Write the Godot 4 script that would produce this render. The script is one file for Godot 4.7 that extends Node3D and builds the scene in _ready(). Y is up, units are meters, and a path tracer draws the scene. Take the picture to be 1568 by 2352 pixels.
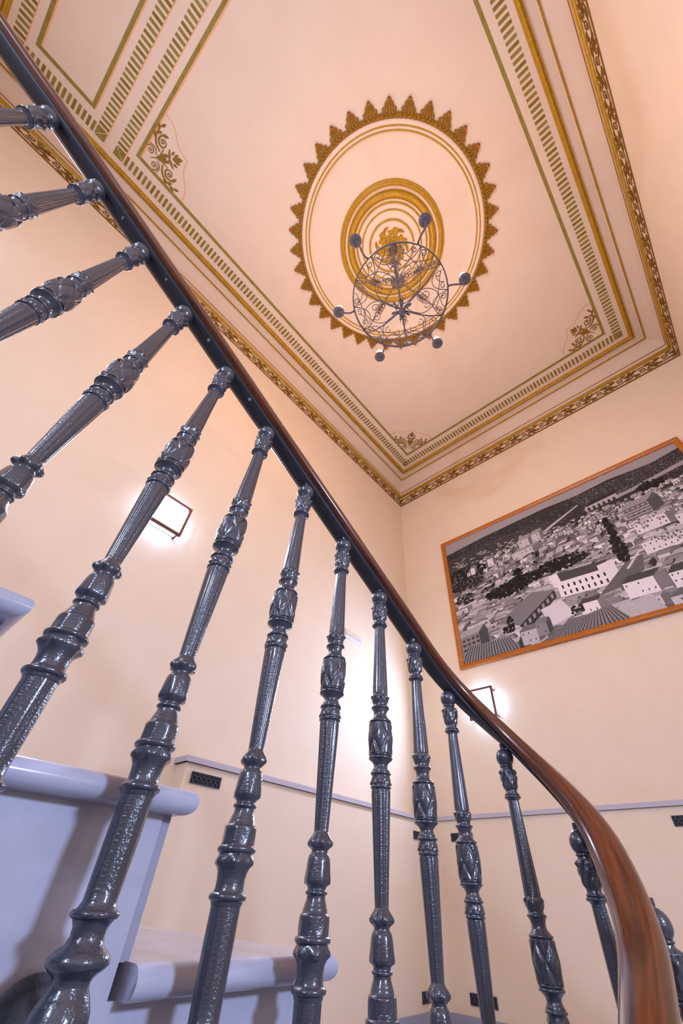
extends Node3D
# Stair hall with a gilded ceiling, seen from low on the stairs through a cast-iron balustrade.
# Axes: +x runs along the left wall to the far wall, -z towards the left wall, y up; the camera is the origin.

const X_NEAR := -2.523      # wall behind the upper flight
const X_FAR := 3.42         # wall with the framed photograph
const Z_LEFT := -2.2
const Z_RIGHT := 1.4086
const Y_CEIL := 4.64
const Y_FLOOR := -2.4
const RISE := 0.1525
const GOING := 0.2906
const ROSE := Vector3(0.7606, 4.64, -0.3999)
const CHAND := Vector3(0.785, 0.0, -0.40)

var M := {}
var rng := RandomNumberGenerator.new()

# ---------------------------------------------------------------- scene-tree helpers
func numbered(called: String) -> String:
	if not has_node(NodePath(called)):
		return called
	var k := 1
	while has_node(NodePath("%s_%03d" % [called, k])):
		k += 1
	return "%s_%03d" % [called, k]

func put(o: Node3D, called: String, parent: Node3D) -> void:
	if parent == self:
		o.name = numbered(called)
		add_child(o)
	else:
		var n := called
		var k := 1
		while parent.has_node(NodePath(n)):
			n = "%s_%03d" % [called, k]
			k += 1
		o.name = n
		parent.add_child(o, true)

func part(called: String, mesh: Mesh, mat: Material, parent: Node3D, at := Transform3D()) -> MeshInstance3D:
	var o := MeshInstance3D.new()
	o.mesh = mesh
	o.material_override = mat
	o.transform = at
	put(o, called, parent)
	return o

func thing(called: String, label: String, category: String, at := Vector3.ZERO, group := "") -> Node3D:
	var o := Node3D.new()
	o.position = at
	put(o, called, self)
	tag(o, label, category, group)
	return o

func tag(o: Node, label: String, category: String, group := "") -> void:
	o.set_meta("label", label)
	o.set_meta("category", category)
	if group != "":
		o.set_meta("group", group)

func struct_node(called: String, label: String, category: String) -> Node3D:
	var o := Node3D.new()
	put(o, called, self)
	tag(o, label, category)
	o.set_meta("kind", "structure")
	return o

func struct_mesh(called: String, label: String, category: String, mesh: Mesh, mat: Material) -> MeshInstance3D:
	var o := part(called, mesh, mat, self)
	tag(o, label, category)
	o.set_meta("kind", "structure")
	return o

# ---------------------------------------------------------------- mesh helpers
func begin() -> SurfaceTool:
	var st := SurfaceTool.new()
	st.begin(Mesh.PRIMITIVE_TRIANGLES)
	return st

func done(st: SurfaceTool) -> ArrayMesh:
	st.generate_normals()
	return st.commit()

func tri(st: SurfaceTool, a: Vector3, b: Vector3, c: Vector3) -> void:
	st.add_vertex(a); st.add_vertex(b); st.add_vertex(c)

# a, b, c, d in turn round the face, anticlockwise seen from outside
func quad(st: SurfaceTool, a: Vector3, b: Vector3, c: Vector3, d: Vector3) -> void:
	tri(st, a, c, b); tri(st, a, d, c)

func box(st: SurfaceTool, lo: Vector3, hi: Vector3) -> void:
	st.set_smooth_group(-1)
	var p := [Vector3(lo.x, lo.y, lo.z), Vector3(hi.x, lo.y, lo.z), Vector3(hi.x, hi.y, lo.z), Vector3(lo.x, hi.y, lo.z),
		Vector3(lo.x, lo.y, hi.z), Vector3(hi.x, lo.y, hi.z), Vector3(hi.x, hi.y, hi.z), Vector3(lo.x, hi.y, hi.z)]
	quad(st, p[4], p[5], p[6], p[7]); quad(st, p[1], p[0], p[3], p[2])
	quad(st, p[5], p[1], p[2], p[6]); quad(st, p[0], p[4], p[7], p[3])
	quad(st, p[7], p[6], p[2], p[3]); quad(st, p[0], p[1], p[5], p[4])

func box_mesh(lo: Vector3, hi: Vector3) -> ArrayMesh:
	var st := begin()
	box(st, lo, hi)
	return done(st)

# grid of points P[i][j]; wrap joins the last column to the first
func grid(st: SurfaceTool, P: Array, wrap := false, flip := false, uvs := []) -> void:
	st.set_smooth_group(0)
	var rows := P.size()
	var cols: int = P[0].size()
	for i in rows - 1:
		for j in (cols if wrap else cols - 1):
			var k := (j + 1) % cols
			var a: Vector3 = P[i][j]
			var b: Vector3 = P[i + 1][j]
			var c: Vector3 = P[i + 1][k]
			var d: Vector3 = P[i][k]
			var order := [[a, i, j], [b, i + 1, j], [c, i + 1, k], [a, i, j], [c, i + 1, k], [d, i, k]]
			if flip:
				order = [[a, i, j], [c, i + 1, k], [b, i + 1, j], [a, i, j], [d, i, k], [c, i + 1, k]]
			for v in order:
				if uvs.size():
					st.set_uv(uvs[v[1]][v[2]])
				st.add_vertex(v[0])

# turned shape round the y axis; prof holds [depth below the origin, radius, lobe count, lobe depth]
func lathe(prof: Array, segs: int) -> ArrayMesh:
	var st := begin()
	var P := []
	for q in prof:
		var row := PackedVector3Array()
		for j in segs:
			var a := TAU * j / segs
			var r: float = q[1]
			if q.size() > 2 and q[2] > 0:
				r *= 1.0 + q[3] * cos(a * q[2] + (q[4] if q.size() > 4 else 0.0))
			row.append(Vector3(cos(a) * r, -q[0], sin(a) * r))
		P.append(row)
	grid(st, P, true, false)
	return done(st)

# half-round bead: from radius r0, bulging to r1, centred at depth h, half-width w
func bead(prof: Array, h: float, r1: float, w: float, lobes := 0, deep := 0.0) -> void:
	for k in range(-3, 4):
		var a := PI / 2 * k / 3.0
		prof.append([h + w * sin(a), r1 - w * (1.0 - cos(a)), lobes, deep])

func tube(st: SurfaceTool, pts: PackedVector3Array, r0: float, r1 := -1.0, segs := 6) -> void:
	if r1 < 0:
		r1 = r0
	var P := []
	var n := pts.size()
	var t0 := (pts[1] - pts[0]).normalized()
	var u := t0.cross(Vector3.UP if absf(t0.y) < 0.9 else Vector3.RIGHT).normalized()
	for i in n:
		var t := (pts[mini(i + 1, n - 1)] - pts[maxi(i - 1, 0)]).normalized()
		u = (u - t * u.dot(t)).normalized()
		var v := t.cross(u)
		var r := lerpf(r0, r1, float(i) / (n - 1))
		var row := PackedVector3Array()
		for j in segs:
			var a := TAU * j / segs
			row.append(pts[i] + (u * cos(a) + v * sin(a)) * r)
		P.append(row)
	grid(st, P, true, true)
	st.set_smooth_group(-1)
	for j in range(1, segs - 1):
		tri(st, P[0][0], P[0][j], P[0][j + 1])
		tri(st, P[n - 1][0], P[n - 1][j + 1], P[n - 1][j])

# flat outline in 2D, raised by 'high' along +z of the local frame
func plate(st: SurfaceTool, outline: PackedVector2Array, high: float, f := Transform3D()) -> void:
	st.set_smooth_group(-1)
	var idx := Geometry2D.triangulate_polygon(outline)
	var top := Vector3(0, 0, high)
	for k in range(0, idx.size(), 3):
		var a := outline[idx[k]]
		var b := outline[idx[k + 1]]
		var c := outline[idx[k + 2]]
		if (b - a).cross(c - a) < 0:
			var s := b
			b = c
			c = s
		tri(st, f * (Vector3(a.x, a.y, 0) + top), f * (Vector3(c.x, c.y, 0) + top), f * (Vector3(b.x, b.y, 0) + top))
	var ccw := not Geometry2D.is_polygon_clockwise(outline)
	for k in outline.size():
		var a := outline[k]
		var b := outline[(k + 1) % outline.size()]
		if not ccw:
			var s := a
			a = b
			b = s
		quad(st, f * Vector3(a.x, a.y, 0), f * Vector3(b.x, b.y, 0), f * (Vector3(b.x, b.y, 0) + top), f * (Vector3(a.x, a.y, 0) + top))

# a flat stroke with a width that swells and tapers
func stroke(st: SurfaceTool, pts: PackedVector2Array, w0: float, w1: float, high: float, f := Transform3D(), swell := 0.0) -> void:
	var left := PackedVector2Array()
	var right := PackedVector2Array()
	var n := pts.size()
	for i in n:
		var t := (pts[mini(i + 1, n - 1)] - pts[maxi(i - 1, 0)]).normalized()
		var s := float(i) / (n - 1)
		var w := lerpf(w0, w1, s) + swell * sin(PI * s)
		left.append(pts[i] + Vector2(-t.y, t.x) * w * 0.5)
		right.append(pts[i] - Vector2(-t.y, t.x) * w * 0.5)
	st.set_smooth_group(-1)
	if f.basis.determinant() < 0:
		var swap := left
		left = right
		right = swap
	for i in n - 1:
		var q := [left[i], right[i], right[i + 1], left[i + 1]]
		var lo := []
		var hi := []
		for p in q:
			lo.append(f * Vector3(p.x, p.y, 0))
			hi.append(f * Vector3(p.x, p.y, high))
		quad(st, hi[0], hi[1], hi[2], hi[3])
		quad(st, lo[1], lo[2], hi[2], hi[1])
		quad(st, lo[3], lo[0], hi[0], hi[3])

func spiral(c: Vector2, r0: float, r1: float, a0: float, turn: float, n := 18) -> PackedVector2Array:
	var out := PackedVector2Array()
	for i in n + 1:
		var s := float(i) / n
		out.append(c + Vector2.from_angle(a0 + turn * s) * lerpf(r0, r1, s))
	return out

func bez(a: Vector2, b: Vector2, c: Vector2, d: Vector2, n := 14) -> PackedVector2Array:
	var out := PackedVector2Array()
	for i in n + 1:
		out.append(a.bezier_interpolate(b, c, d, float(i) / n))
	return out

func bez3(a: Vector3, b: Vector3, c: Vector3, d: Vector3, n := 12) -> PackedVector3Array:
	var out := PackedVector3Array()
	for i in n + 1:
		out.append(a.bezier_interpolate(b, c, d, float(i) / n))
	return out

# a small lobed leaf with a raised midrib
func leaf(st: SurfaceTool, at: Vector2, dir: float, long: float, wide: float, high: float, f := Transform3D()) -> void:
	var neg := f.basis.determinant() < 0
	st.set_smooth_group(-1)
	var prev := []
	for q in [[0.0, 0.12], [0.14, 0.62], [0.25, 0.9], [0.34, 0.62], [0.5, 1.0], [0.60, 0.58], [0.74, 0.7], [0.86, 0.32], [1.0, 0.02]]:
		var row := []
		for e in [[-1.0, 0.0], [-1.0, 0.55], [0.0, 1.0], [1.0, 0.55], [1.0, 0.0]]:
			var p: Vector2 = at + Vector2(q[0] * long, q[1] * wide * 0.5 * e[0]).rotated(dir)
			row.append(f * Vector3(p.x, p.y, high * e[1]))
		if prev.size():
			for j in 4:
				if neg:
					quad(st, prev[j], prev[j + 1], row[j + 1], row[j])
				else:
					quad(st, prev[j], row[j], row[j + 1], prev[j + 1])
		prev = row

# rectangular loop mitred at its four corners; prof holds (distance in from the rectangle, height)
func loop(st: SurfaceTool, x0: float, x1: float, z0: float, z1: float, prof: Array, smooth := false) -> void:
	for i in prof.size() - 1:
		var ring := []
		for k in 2:
			var d: float = prof[i + k][0]
			var y: float = prof[i + k][1]
			ring.append([Vector3(x0 + d, y, z0 + d), Vector3(x1 - d, y, z0 + d), Vector3(x1 - d, y, z1 - d), Vector3(x0 + d, y, z1 - d)])
		for c in 4:
			var e := (c + 1) % 4
			st.set_smooth_group(c + 1 if smooth else -1)
			quad(st, ring[0][c], ring[0][e], ring[1][e], ring[1][c])

func loop_mesh(x0: float, x1: float, z0: float, z1: float, prof: Array, smooth := false) -> ArrayMesh:
	var st := begin()
	loop(st, x0, x1, z0, z1, prof, smooth)
	return done(st)

func band(d0: float, d1: float, y: float, high: float) -> Array:   # a flat band standing proud of the ceiling
	return [[d0, y], [d0, y - high], [d1, y - high], [d1, y]]

# ---------------------------------------------------------------- materials
func noise_image(w: int, h: int, freq: float, oct: int, seed_: int, sx := 1.0, sy := 1.0) -> Image:
	var n := FastNoiseLite.new()
	n.seed = seed_
	n.frequency = freq
	n.fractal_octaves = oct
	var im := Image.create(w, h, false, Image.FORMAT_L8)
	for y in h:
		for x in w:
			var a := TAU * x / w
			var v := n.get_noise_3d(cos(a) * w / TAU * sx, sin(a) * w / TAU * sx, y * sy)
			im.set_pixel(x, y, Color(v * 0.5 + 0.5, 0, 0))
	return im

func tinted(src: Image, a: Color, b: Color) -> ImageTexture:
	var im := Image.create(src.get_width(), src.get_height(), false, Image.FORMAT_RGB8)
	for y in src.get_height():
		for x in src.get_width():
			im.set_pixel(x, y, a.lerp(b, clampf((src.get_pixel(x, y).r - 0.5) * 1.7 + 0.5, 0, 1)))
	return ImageTexture.create_from_image(im)

func normal_of(src: Image, strong: float) -> ImageTexture:
	var im: Image = src.duplicate()
	im.convert(Image.FORMAT_RGBA8)
	im.bump_map_to_normal_map(strong)
	return ImageTexture.create_from_image(im)

func plain(c: Color, rough: float, metal := 0.0, spec := 0.5) -> StandardMaterial3D:
	var m := StandardMaterial3D.new()
	m.albedo_color = c
	m.roughness = rough
	m.metallic = metal
	m.metallic_specular = spec
	return m

func triplanar(m: StandardMaterial3D, scale_: float, world := true) -> StandardMaterial3D:
	m.uv1_triplanar = true
	m.uv1_world_triplanar = world
	m.uv1_scale = Vector3.ONE * scale_
	return m

func make_materials() -> void:
	var soft := noise_image(256, 256, 0.02, 4, 5)
	var fine := noise_image(256, 256, 0.11, 3, 9)
	M.wall = plain(Color.WHITE, 0.62, 0.0, 0.35)
	M.wall.albedo_texture = tinted(soft, Color(0.915, 0.825, 0.71), Color(0.925, 0.84, 0.73))
	M.wall.normal_enabled = true
	M.wall.normal_texture = normal_of(fine, 0.5)
	M.wall.normal_scale = 0.12
	triplanar(M.wall, 0.9)
	M.ceil = plain(Color.WHITE, 0.75, 0.0, 0.25)
	M.ceil.albedo_texture = tinted(soft, Color(0.89, 0.787, 0.68), Color(0.90, 0.802, 0.697))
	triplanar(M.ceil, 0.6)
	M.cream = plain(Color(0.89, 0.79, 0.66), 0.7, 0.0, 0.25)
	M.gold = plain(Color.WHITE, 0.40, 0.15)
	M.gold.albedo_texture = tinted(soft, Color(0.64, 0.46, 0.02), Color(0.75, 0.57, 0.045))
	M.gold.normal_enabled = true
	M.gold.normal_texture = normal_of(fine, 1.0)
	M.gold.normal_scale = 0.25
	triplanar(M.gold, 6.0)
	M.olive = plain(Color.WHITE, 0.6, 0.05, 0.3)
	M.olive.albedo_texture = tinted(soft, Color(0.54, 0.46, 0.17), Color(0.60, 0.53, 0.27))
	triplanar(M.olive, 3.0)
	M.brown = plain(Color(0.50, 0.34, 0.10), 0.6, 0.0, 0.3)
	M.frieze = plain(Color(0.47, 0.33, 0.10), 0.6, 0.0, 0.3)
	M.crown = plain(Color.WHITE, 0.42, 0.1)
	M.crown.albedo_texture = tinted(soft, Color(0.53, 0.36, 0.02), Color(0.66, 0.47, 0.05))
	triplanar(M.crown, 5.0)
	M.blush = plain(Color(0.90, 0.66, 0.45), 0.7, 0.0, 0.25)
	M.orange = plain(Color(0.82, 0.45, 0.12), 0.5, 0.1, 0.4)
	M.iron = plain(Color(0.205, 0.22, 0.255), 0.24, 0.0, 0.55)
	M.iron.normal_enabled = true
	M.iron.normal_texture = normal_of(noise_image(256, 256, 0.10, 3, 21), 4.0)
	M.iron.normal_scale = 0.55
	M.iron.clearcoat_enabled = true
	M.iron.clearcoat = 0.6
	M.iron.clearcoat_roughness = 0.12
	triplanar(M.iron, 13.0, false)
	M.bar = plain(Color(0.175, 0.18, 0.195), 0.5, 0.0, 0.4)
	M.forged = plain(Color(0.37, 0.335, 0.335), 0.6, 0.0, 0.3)
	M.rail = plain(Color.WHITE, 0.26, 0.0, 0.5)
	M.rail.albedo_texture = tinted(noise_image(512, 256, 0.014, 5, 3, 0.5, 4.0), Color(0.20, 0.08, 0.03), Color(0.45, 0.19, 0.055))
	M.rail.clearcoat_enabled = true
	M.rail.clearcoat = 0.7
	M.rail.clearcoat_roughness = 0.1
	M.ledge = plain(Color(0.74, 0.705, 0.72), 0.35, 0.0, 0.4)
	M.marble = plain(Color.WHITE, 0.16, 0.0, 0.5)
	M.marble.albedo_texture = tinted(noise_image(256, 256, 0.03, 5, 33), Color(0.665, 0.665, 0.725), Color(0.735, 0.73, 0.785))
	triplanar(M.marble, 1.4)
	M.greystone = plain(Color(0.60, 0.60, 0.65), 0.45, 0.0, 0.4)
	M.greystone2 = plain(Color(0.80, 0.76, 0.74), 0.4)
	M.brown2 = plain(Color(0.56, 0.40, 0.13), 0.55, 0.1, 0.35)
	M.slate = plain(Color(0.27, 0.27, 0.31), 0.5, 0.0, 0.4)
	M.pit = plain(Color(0.11, 0.11, 0.13), 0.8)
	M.lampwood = plain(Color(0.40, 0.15, 0.13), 0.35, 0.0, 0.5)
	M.framewood = plain(Color.WHITE, 0.35, 0.0, 0.5)
	M.framewood.albedo_texture = tinted(noise_image(256, 256, 0.03, 4, 8, 0.4, 3.0), Color(0.62, 0.33, 0.05), Color(0.78, 0.46, 0.11))
	triplanar(M.framewood, 3.0)
	M.plastic = plain(Color(0.85, 0.80, 0.76), 0.5)
	M.glow = plain(Color(0.95, 0.97, 1.0), 0.4)
	M.glow.emission_enabled = true
	M.glow.emission = Color(0.66, 0.80, 1.0)
	M.glow.emission_energy_multiplier = 16.0
	M.bulb = plain(Color(1, 0.97, 0.92), 0.4)
	M.bulb.emission_enabled = true
	M.bulb.emission = Color(1.0, 0.93, 0.85)
	M.bulb.emission_energy_multiplier = 3.0
	M.amber = plain(Color(1.0, 0.75, 0.3), 0.4)
	M.amber.emission_enabled = true
	M.amber.emission = Color(1.0, 0.62, 0.12)
	M.amber.emission_energy_multiplier = 0.9

# ---------------------------------------------------------------- start
func _ready() -> void:
	rng.seed = 7
	var cam := Camera3D.new()
	cam.name = "camera"
	cam.near = 0.05
	cam.far = 60.0
	cam.projection = Camera3D.PROJECTION_FRUSTUM
	cam.keep_aspect = Camera3D.KEEP_HEIGHT
	var f := 887.5337
	cam.size = 2.0 * cam.near * 1176.0 / f
	cam.frustum_offset = Vector2((784.0 - 815.8414) / f, (1185.0532 - 1176.0) / f) * cam.near
	cam.basis = Basis.from_euler(Vector3(deg_to_rad(44.7481), deg_to_rad(-47.6207), deg_to_rad(3.0691)))
	add_child(cam)
	cam.current = true

	var env := Environment.new()
	env.background_mode = Environment.BG_COLOR
	env.background_color = Color(0, 0, 0)
	env.tonemap_mode = Environment.TONE_MAPPER_LINEAR
	env.tonemap_exposure = 1.08
	env.sdfgi_enabled = true
	env.ssao_enabled = true
	env.ssil_enabled = true
	var we := WorldEnvironment.new()
	we.name = "environment"
	we.environment = env
	add_child(we)

	make_materials()
	build_room()
	build_cornice()
	build_borders()
	build_wainscot()
	build_stairs()
	build_rail()
	build_balusters()
	build_picture()
	build_lamps()
	build_rose()
	build_chandelier()
	build_corner_ornaments()
	build_vents()
	build_emergency_light()

# ---------------------------------------------------------------- room shell
func build_room() -> void:
	var t := 0.15
	var y0 := Y_FLOOR - t
	var y1 := Y_CEIL + t
	struct_mesh("wall_left", "cream plastered wall on the left with one lit wall lamp", "wall", box_mesh(Vector3(X_NEAR - t, y0, Z_LEFT - t), Vector3(X_FAR + t, y1, Z_LEFT)), M.wall)
	struct_mesh("wall_right", "cream plastered wall at the upper right of the picture", "wall", box_mesh(Vector3(X_NEAR - t, y0, Z_RIGHT), Vector3(X_FAR + t, y1, Z_RIGHT + t)), M.wall)
	struct_mesh("wall_back", "cream plastered wall that carries the framed town photograph", "wall", box_mesh(Vector3(X_FAR, y0, Z_LEFT), Vector3(X_FAR + t, y1, Z_RIGHT)), M.wall)
	struct_mesh("wall_front", "cream plastered wall behind the upper flight", "wall", box_mesh(Vector3(X_NEAR - t, y0, Z_LEFT), Vector3(X_NEAR, y1, Z_RIGHT)), M.wall)
	struct_mesh("ceiling", "flat blush-pink plaster ceiling", "ceiling", box_mesh(Vector3(X_NEAR, Y_CEIL, Z_LEFT), Vector3(X_FAR, y1, Z_RIGHT)), M.ceil)
	struct_mesh("floor", "pale stone floor at the foot of the stairs", "floor", box_mesh(Vector3(X_NEAR, y0, Z_LEFT), Vector3(X_FAR, Y_FLOOR, Z_RIGHT)), M.marble)

func build_cornice() -> void:
	var c := struct_node("trim_1", "cornice round the room with a gilt scroll frieze and a coved top", "cornice")
	var x0 := X_NEAR
	var x1 := X_FAR
	var z0 := Z_LEFT
	var z1 := Z_RIGHT
	part("frieze_board", loop_mesh(x0, x1, z0, z1, [[0.0, 4.212], [0.004, 4.212], [0.004, 4.388], [0.0, 4.388]]), M.cream, c)
	part("lower_line", loop_mesh(x0, x1, z0, z1, [[0.004, 4.211], [0.009, 4.211], [0.009, 4.222], [0.004, 4.222]]), M.brown, c)
	part("thin_line", loop_mesh(x0, x1, z0, z1, [[0.004, 4.229], [0.006, 4.229], [0.006, 4.234], [0.004, 4.234]]), M.brown, c)
	part("gilt_moulding", loop_mesh(x0, x1, z0, z1, [[0.003, 4.384], [0.012, 4.385], [0.02, 4.390], [0.024, 4.398], [0.020, 4.406], [0.014, 4.409], [0.018, 4.414], [0.024, 4.418], [0.024, 4.424], [0.004, 4.426]]), M.gold, c)
	var cove := [[0.004, 4.42], [0.008, 4.50]]
	for k in range(1, 11):
		var a := PI / 2 * k / 10.0
		cove.append([0.135 - 0.127 * cos(a), 4.50 + 0.136 * sin(a)])
	cove.append([0.14, Y_CEIL])
	part("cove", loop_mesh(x0, x1, z0, z1, cove, true), M.ceil, c)
	part("cove_line", loop_mesh(x0, x1, z0, z1, [[0.007, 4.492], [0.012, 4.494], [0.012, 4.499], [0.008, 4.502]]), M.brown, c)
	part("upper_line", loop_mesh(x0, x1, z0, z1, [[0.120, 4.632], [0.122, 4.626], [0.132, 4.626], [0.136, 4.640]]), M.gold, c)
	# scroll motif: one repeat of the frieze, laid along each wall
	var L := 0.43
	var st := begin()
	var stem := PackedVector2Array()
	for i in 33:
		var s := i / 32.0
		stem.append(Vector2(s * L, 0.070 + 0.044 * sin(TAU * s)))
	stroke(st, stem, 0.015, 0.015, 0.003)
	for k in 2:
		var fx := L * (0.25 + 0.5 * k)
		var m := Transform3D(Basis.from_scale(Vector3(1, 1 if k == 0 else -1, 1)), Vector3(fx, 0.0 if k == 0 else 0.14, 0))
		stroke(st, spiral(Vector2(0.005, 0.050), 0.036, 0.004, 2.2, -9.0, 22), 0.014, 0.008, 0.003, m)
		for q in [[-0.020, 0.030, 3.5, 0.070, 0.036], [-0.030, 0.012, 2.9, 0.055, 0.028], [0.030, 0.020, -0.2, 0.065, 0.032], [0.050, 0.040, 0.5, 0.060, 0.034], [-0.065, 0.075, 2.4, 0.060, 0.032], [-0.040, 0.108, 3.0, 0.050, 0.026], [0.075, 0.085, 1.1, 0.055, 0.030], [0.045, 0.118, 0.2, 0.050, 0.024], [0.100, 0.030, -0.7, 0.050, 0.028], [-0.085, 0.048, 3.9, 0.045, 0.026], [0.120, 0.088, 0.3, 0.055, 0.026]]:
			leaf(st, Vector2(q[0], q[1]), q[2], q[3], q[4], 0.0035, m)
		var star := PackedVector2Array()      # a ragged flower between the curls
		for j in 14:
			star.append(Vector2(0.112, 0.055) + Vector2.from_angle(TAU * j / 14.0 + 0.2) * (0.042 if j % 2 == 0 else 0.020))
		plate(st, star, 0.004, m)
		stroke(st, bez(Vector2(0.14, 0.04), Vector2(0.155, 0.01), Vector2(0.185, 0.01), Vector2(0.180, 0.035), 8), 0.012, 0.006, 0.003, m)
	var motif := done(st)
	# bases: local x along the wall, local y up, local z out of the wall
	var runs := [
		[Vector3(x0, 4.238, z0 + 0.004), Vector3(1, 0, 0), Vector3(0, 0, 1), x1 - x0],
		[Vector3(x1 - 0.004, 4.238, z0), Vector3(0, 0, 1), Vector3(-1, 0, 0), z1 - z0],
		[Vector3(x1, 4.238, z1 - 0.004), Vector3(-1, 0, 0), Vector3(0, 0, -1), x1 - x0]]
	for r in runs:
		var n: int = int(round(r[3] / L))
		var step: float = r[3] / n
		for k in n:
			var b := Basis(r[1] * (step / L), Vector3.UP, r[2])
			part("scroll_motif", motif, M.frieze, c, Transform3D(b, r[0] + r[1] * step * k))

# bars between the centres of two corner squares; 'most' keeps only the first ones
func stripe_run(parent: Node3D, from: Vector3, to: Vector3, across: Vector3, mesh: Mesh, most := 999) -> void:
	var dir := (to - from).normalized()
	var span := from.distance_to(to) - 0.092
	var n := int(round(span / 0.0422))
	for k in mini(n, most):
		part("painted_bar", mesh, M.olive if k % 3 else M.olive2, parent, Transform3D(Basis(dir, Vector3.UP, across), from + dir * (0.046 + span * (k + 0.5) / n)))

func corner_square(parent: Node3D, c: Vector3, sx: float, sz: float) -> void:
	var h := 0.041
	var y := Y_CEIL
	for k in 2:
		var pts: PackedVector2Array
		if k == 0:
			pts = PackedVector2Array([Vector2(-h, -h + 0.004), Vector2(-h, h), Vector2(h - 0.004, h)])
		else:
			pts = PackedVector2Array([Vector2(-h + 0.004, -h), Vector2(h, -h), Vector2(h, h - 0.004)])
		var st := begin()
		var outl := PackedVector2Array()
		for p in pts:
			outl.append(Vector2(p.x * sx, p.y * sz))
		plate(st, outl, 0.003, Transform3D(Basis(Vector3(1, 0, 0), Vector3(0, 0, 1), Vector3(0, -1, 0)), Vector3(c.x, y, c.z)))
		part("corner_triangle", done(st), M.olive, parent)

func build_borders() -> void:
	M.olive2 = M.olive.duplicate()
	M.olive2.albedo_texture = tinted(noise_image(128, 128, 0.03, 3, 77), Color(0.50, 0.41, 0.13), Color(0.57, 0.47, 0.17))
	var y := Y_CEIL
	# the big gilt moulding round the whole ceiling
	var g := struct_mesh("trim_2", "ribbed gilt moulding running round the edge of the ceiling", "moulding",
		loop_mesh(X_NEAR, X_FAR, Z_LEFT, Z_RIGHT, [[0.212, y], [0.214, y - 0.016], [0.221, y - 0.020], [0.227, y - 0.014], [0.232, y - 0.024], [0.240, y - 0.028], [0.247, y - 0.022], [0.252, y - 0.012], [0.258, y - 0.010], [0.262, y]]), M.gold)
	var bar := box_mesh(Vector3(-0.0108, -0.003, -0.041), Vector3(0.0108, 0.0005, 0.041))
	# main compartment
	var ax0 := -1.2137     # inner edge of the painted line
	var ax1 := X_FAR - 0.4791
	var az0 := Z_LEFT + 0.4791
	var az1 := Z_RIGHT - 0.4791
	var t := struct_node("trim_3", "painted border of olive bars and a line round the main ceiling panel", "border")
	part("painted_line", loop_mesh(ax0 - 0.0274, ax1 + 0.0274, az0 - 0.0274, az1 + 0.0274, band(0.0, 0.0274, y, 0.003)), M.olive, t)
	part("blush_line", box_mesh(Vector3(ax0, y - 0.002, az0), Vector3(ax0 + 0.012, y, az1)), M.blush, t)
	var o := 0.1294        # centre line of the bars, outside the inner edge
	corner_square(t, Vector3(ax0 - o, y, az0 - o), 1, -1)
	corner_square(t, Vector3(ax1 + o, y, az0 - o), -1, -1)
	corner_square(t, Vector3(ax1 + o, y, az1 + o), -1, 1)
	corner_square(t, Vector3(ax0 - o, y, az1 + o), 1, 1)
	stripe_run(t, Vector3(ax0 - o, y, az0 - o), Vector3(ax1 + o, y, az0 - o), Vector3(0, 0, 1), bar)
	stripe_run(t, Vector3(ax1 + o, y, az0 - o), Vector3(ax1 + o, y, az1 + o), Vector3(-1, 0, 0), bar)
	stripe_run(t, Vector3(ax0 - o, y, az0 - o), Vector3(ax0 - o, y, az1 + o), Vector3(-1, 0, 0), bar, 42)
	stripe_run(t, Vector3(ax1 + o, y, az1 + o), Vector3(ax0 - o, y, az1 + o), Vector3(0, 0, -1), bar, 78)
	part("blush_shade", box_mesh(Vector3(ax0 - o + 0.041, y - 0.002, az0 - o - 0.04), Vector3(ax0 - o + 0.047, y, az1)), M.blush, t)
	# the narrow compartment beyond the plain strip
	var bx0 := -2.0436
	var bx1 := -1.640
	var u := struct_node("trim_4", "painted border of olive bars round the narrow end panel of the ceiling", "border")
	part("painted_line", loop_mesh(bx0 - 0.0274, bx1 + 0.0274, az0 - 0.0274, az1 + 0.0274, band(0.0, 0.0274, y, 0.003)), M.olive, u)
	part("blush_line", box_mesh(Vector3(bx0, y - 0.002, az0), Vector3(bx0 + 0.010, y, az1)), M.blush, u)
	part("blush_line", box_mesh(Vector3(bx1 + 0.0274, y - 0.002, az0 - 0.02), Vector3(bx1 + 0.038, y, az1)), M.blush, u)
	corner_square(u, Vector3(bx0 - o, y, az0 - o), 1, -1)
	corner_square(u, Vector3(bx1 + o, y, az0 - o), -1, -1)
	stripe_run(u, Vector3(bx0 - o, y, az0 - o), Vector3(bx1 + o, y, az0 - o), Vector3(0, 0, 1), bar)
	stripe_run(u, Vector3(bx1 + o, y, az0 - o), Vector3(bx1 + o, y, az1 + o), Vector3(-1, 0, 0), bar, 42)
	stripe_run(u, Vector3(bx0 - o, y, az0 - o), Vector3(bx0 - o, y, az1 + o), Vector3(-1, 0, 0), bar, 30)
	part("blush_shade", box_mesh(Vector3(bx1 + o + 0.041, y - 0.002, az0 - o - 0.04), Vector3(bx1 + o + 0.048, y, az1)), M.blush, u)
	part("blush_shade", box_mesh(Vector3(bx0 - o + 0.041, y - 0.002, az0 - o + 0.05), Vector3(bx0 - o + 0.047, y, az1)), M.blush, u)

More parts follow.
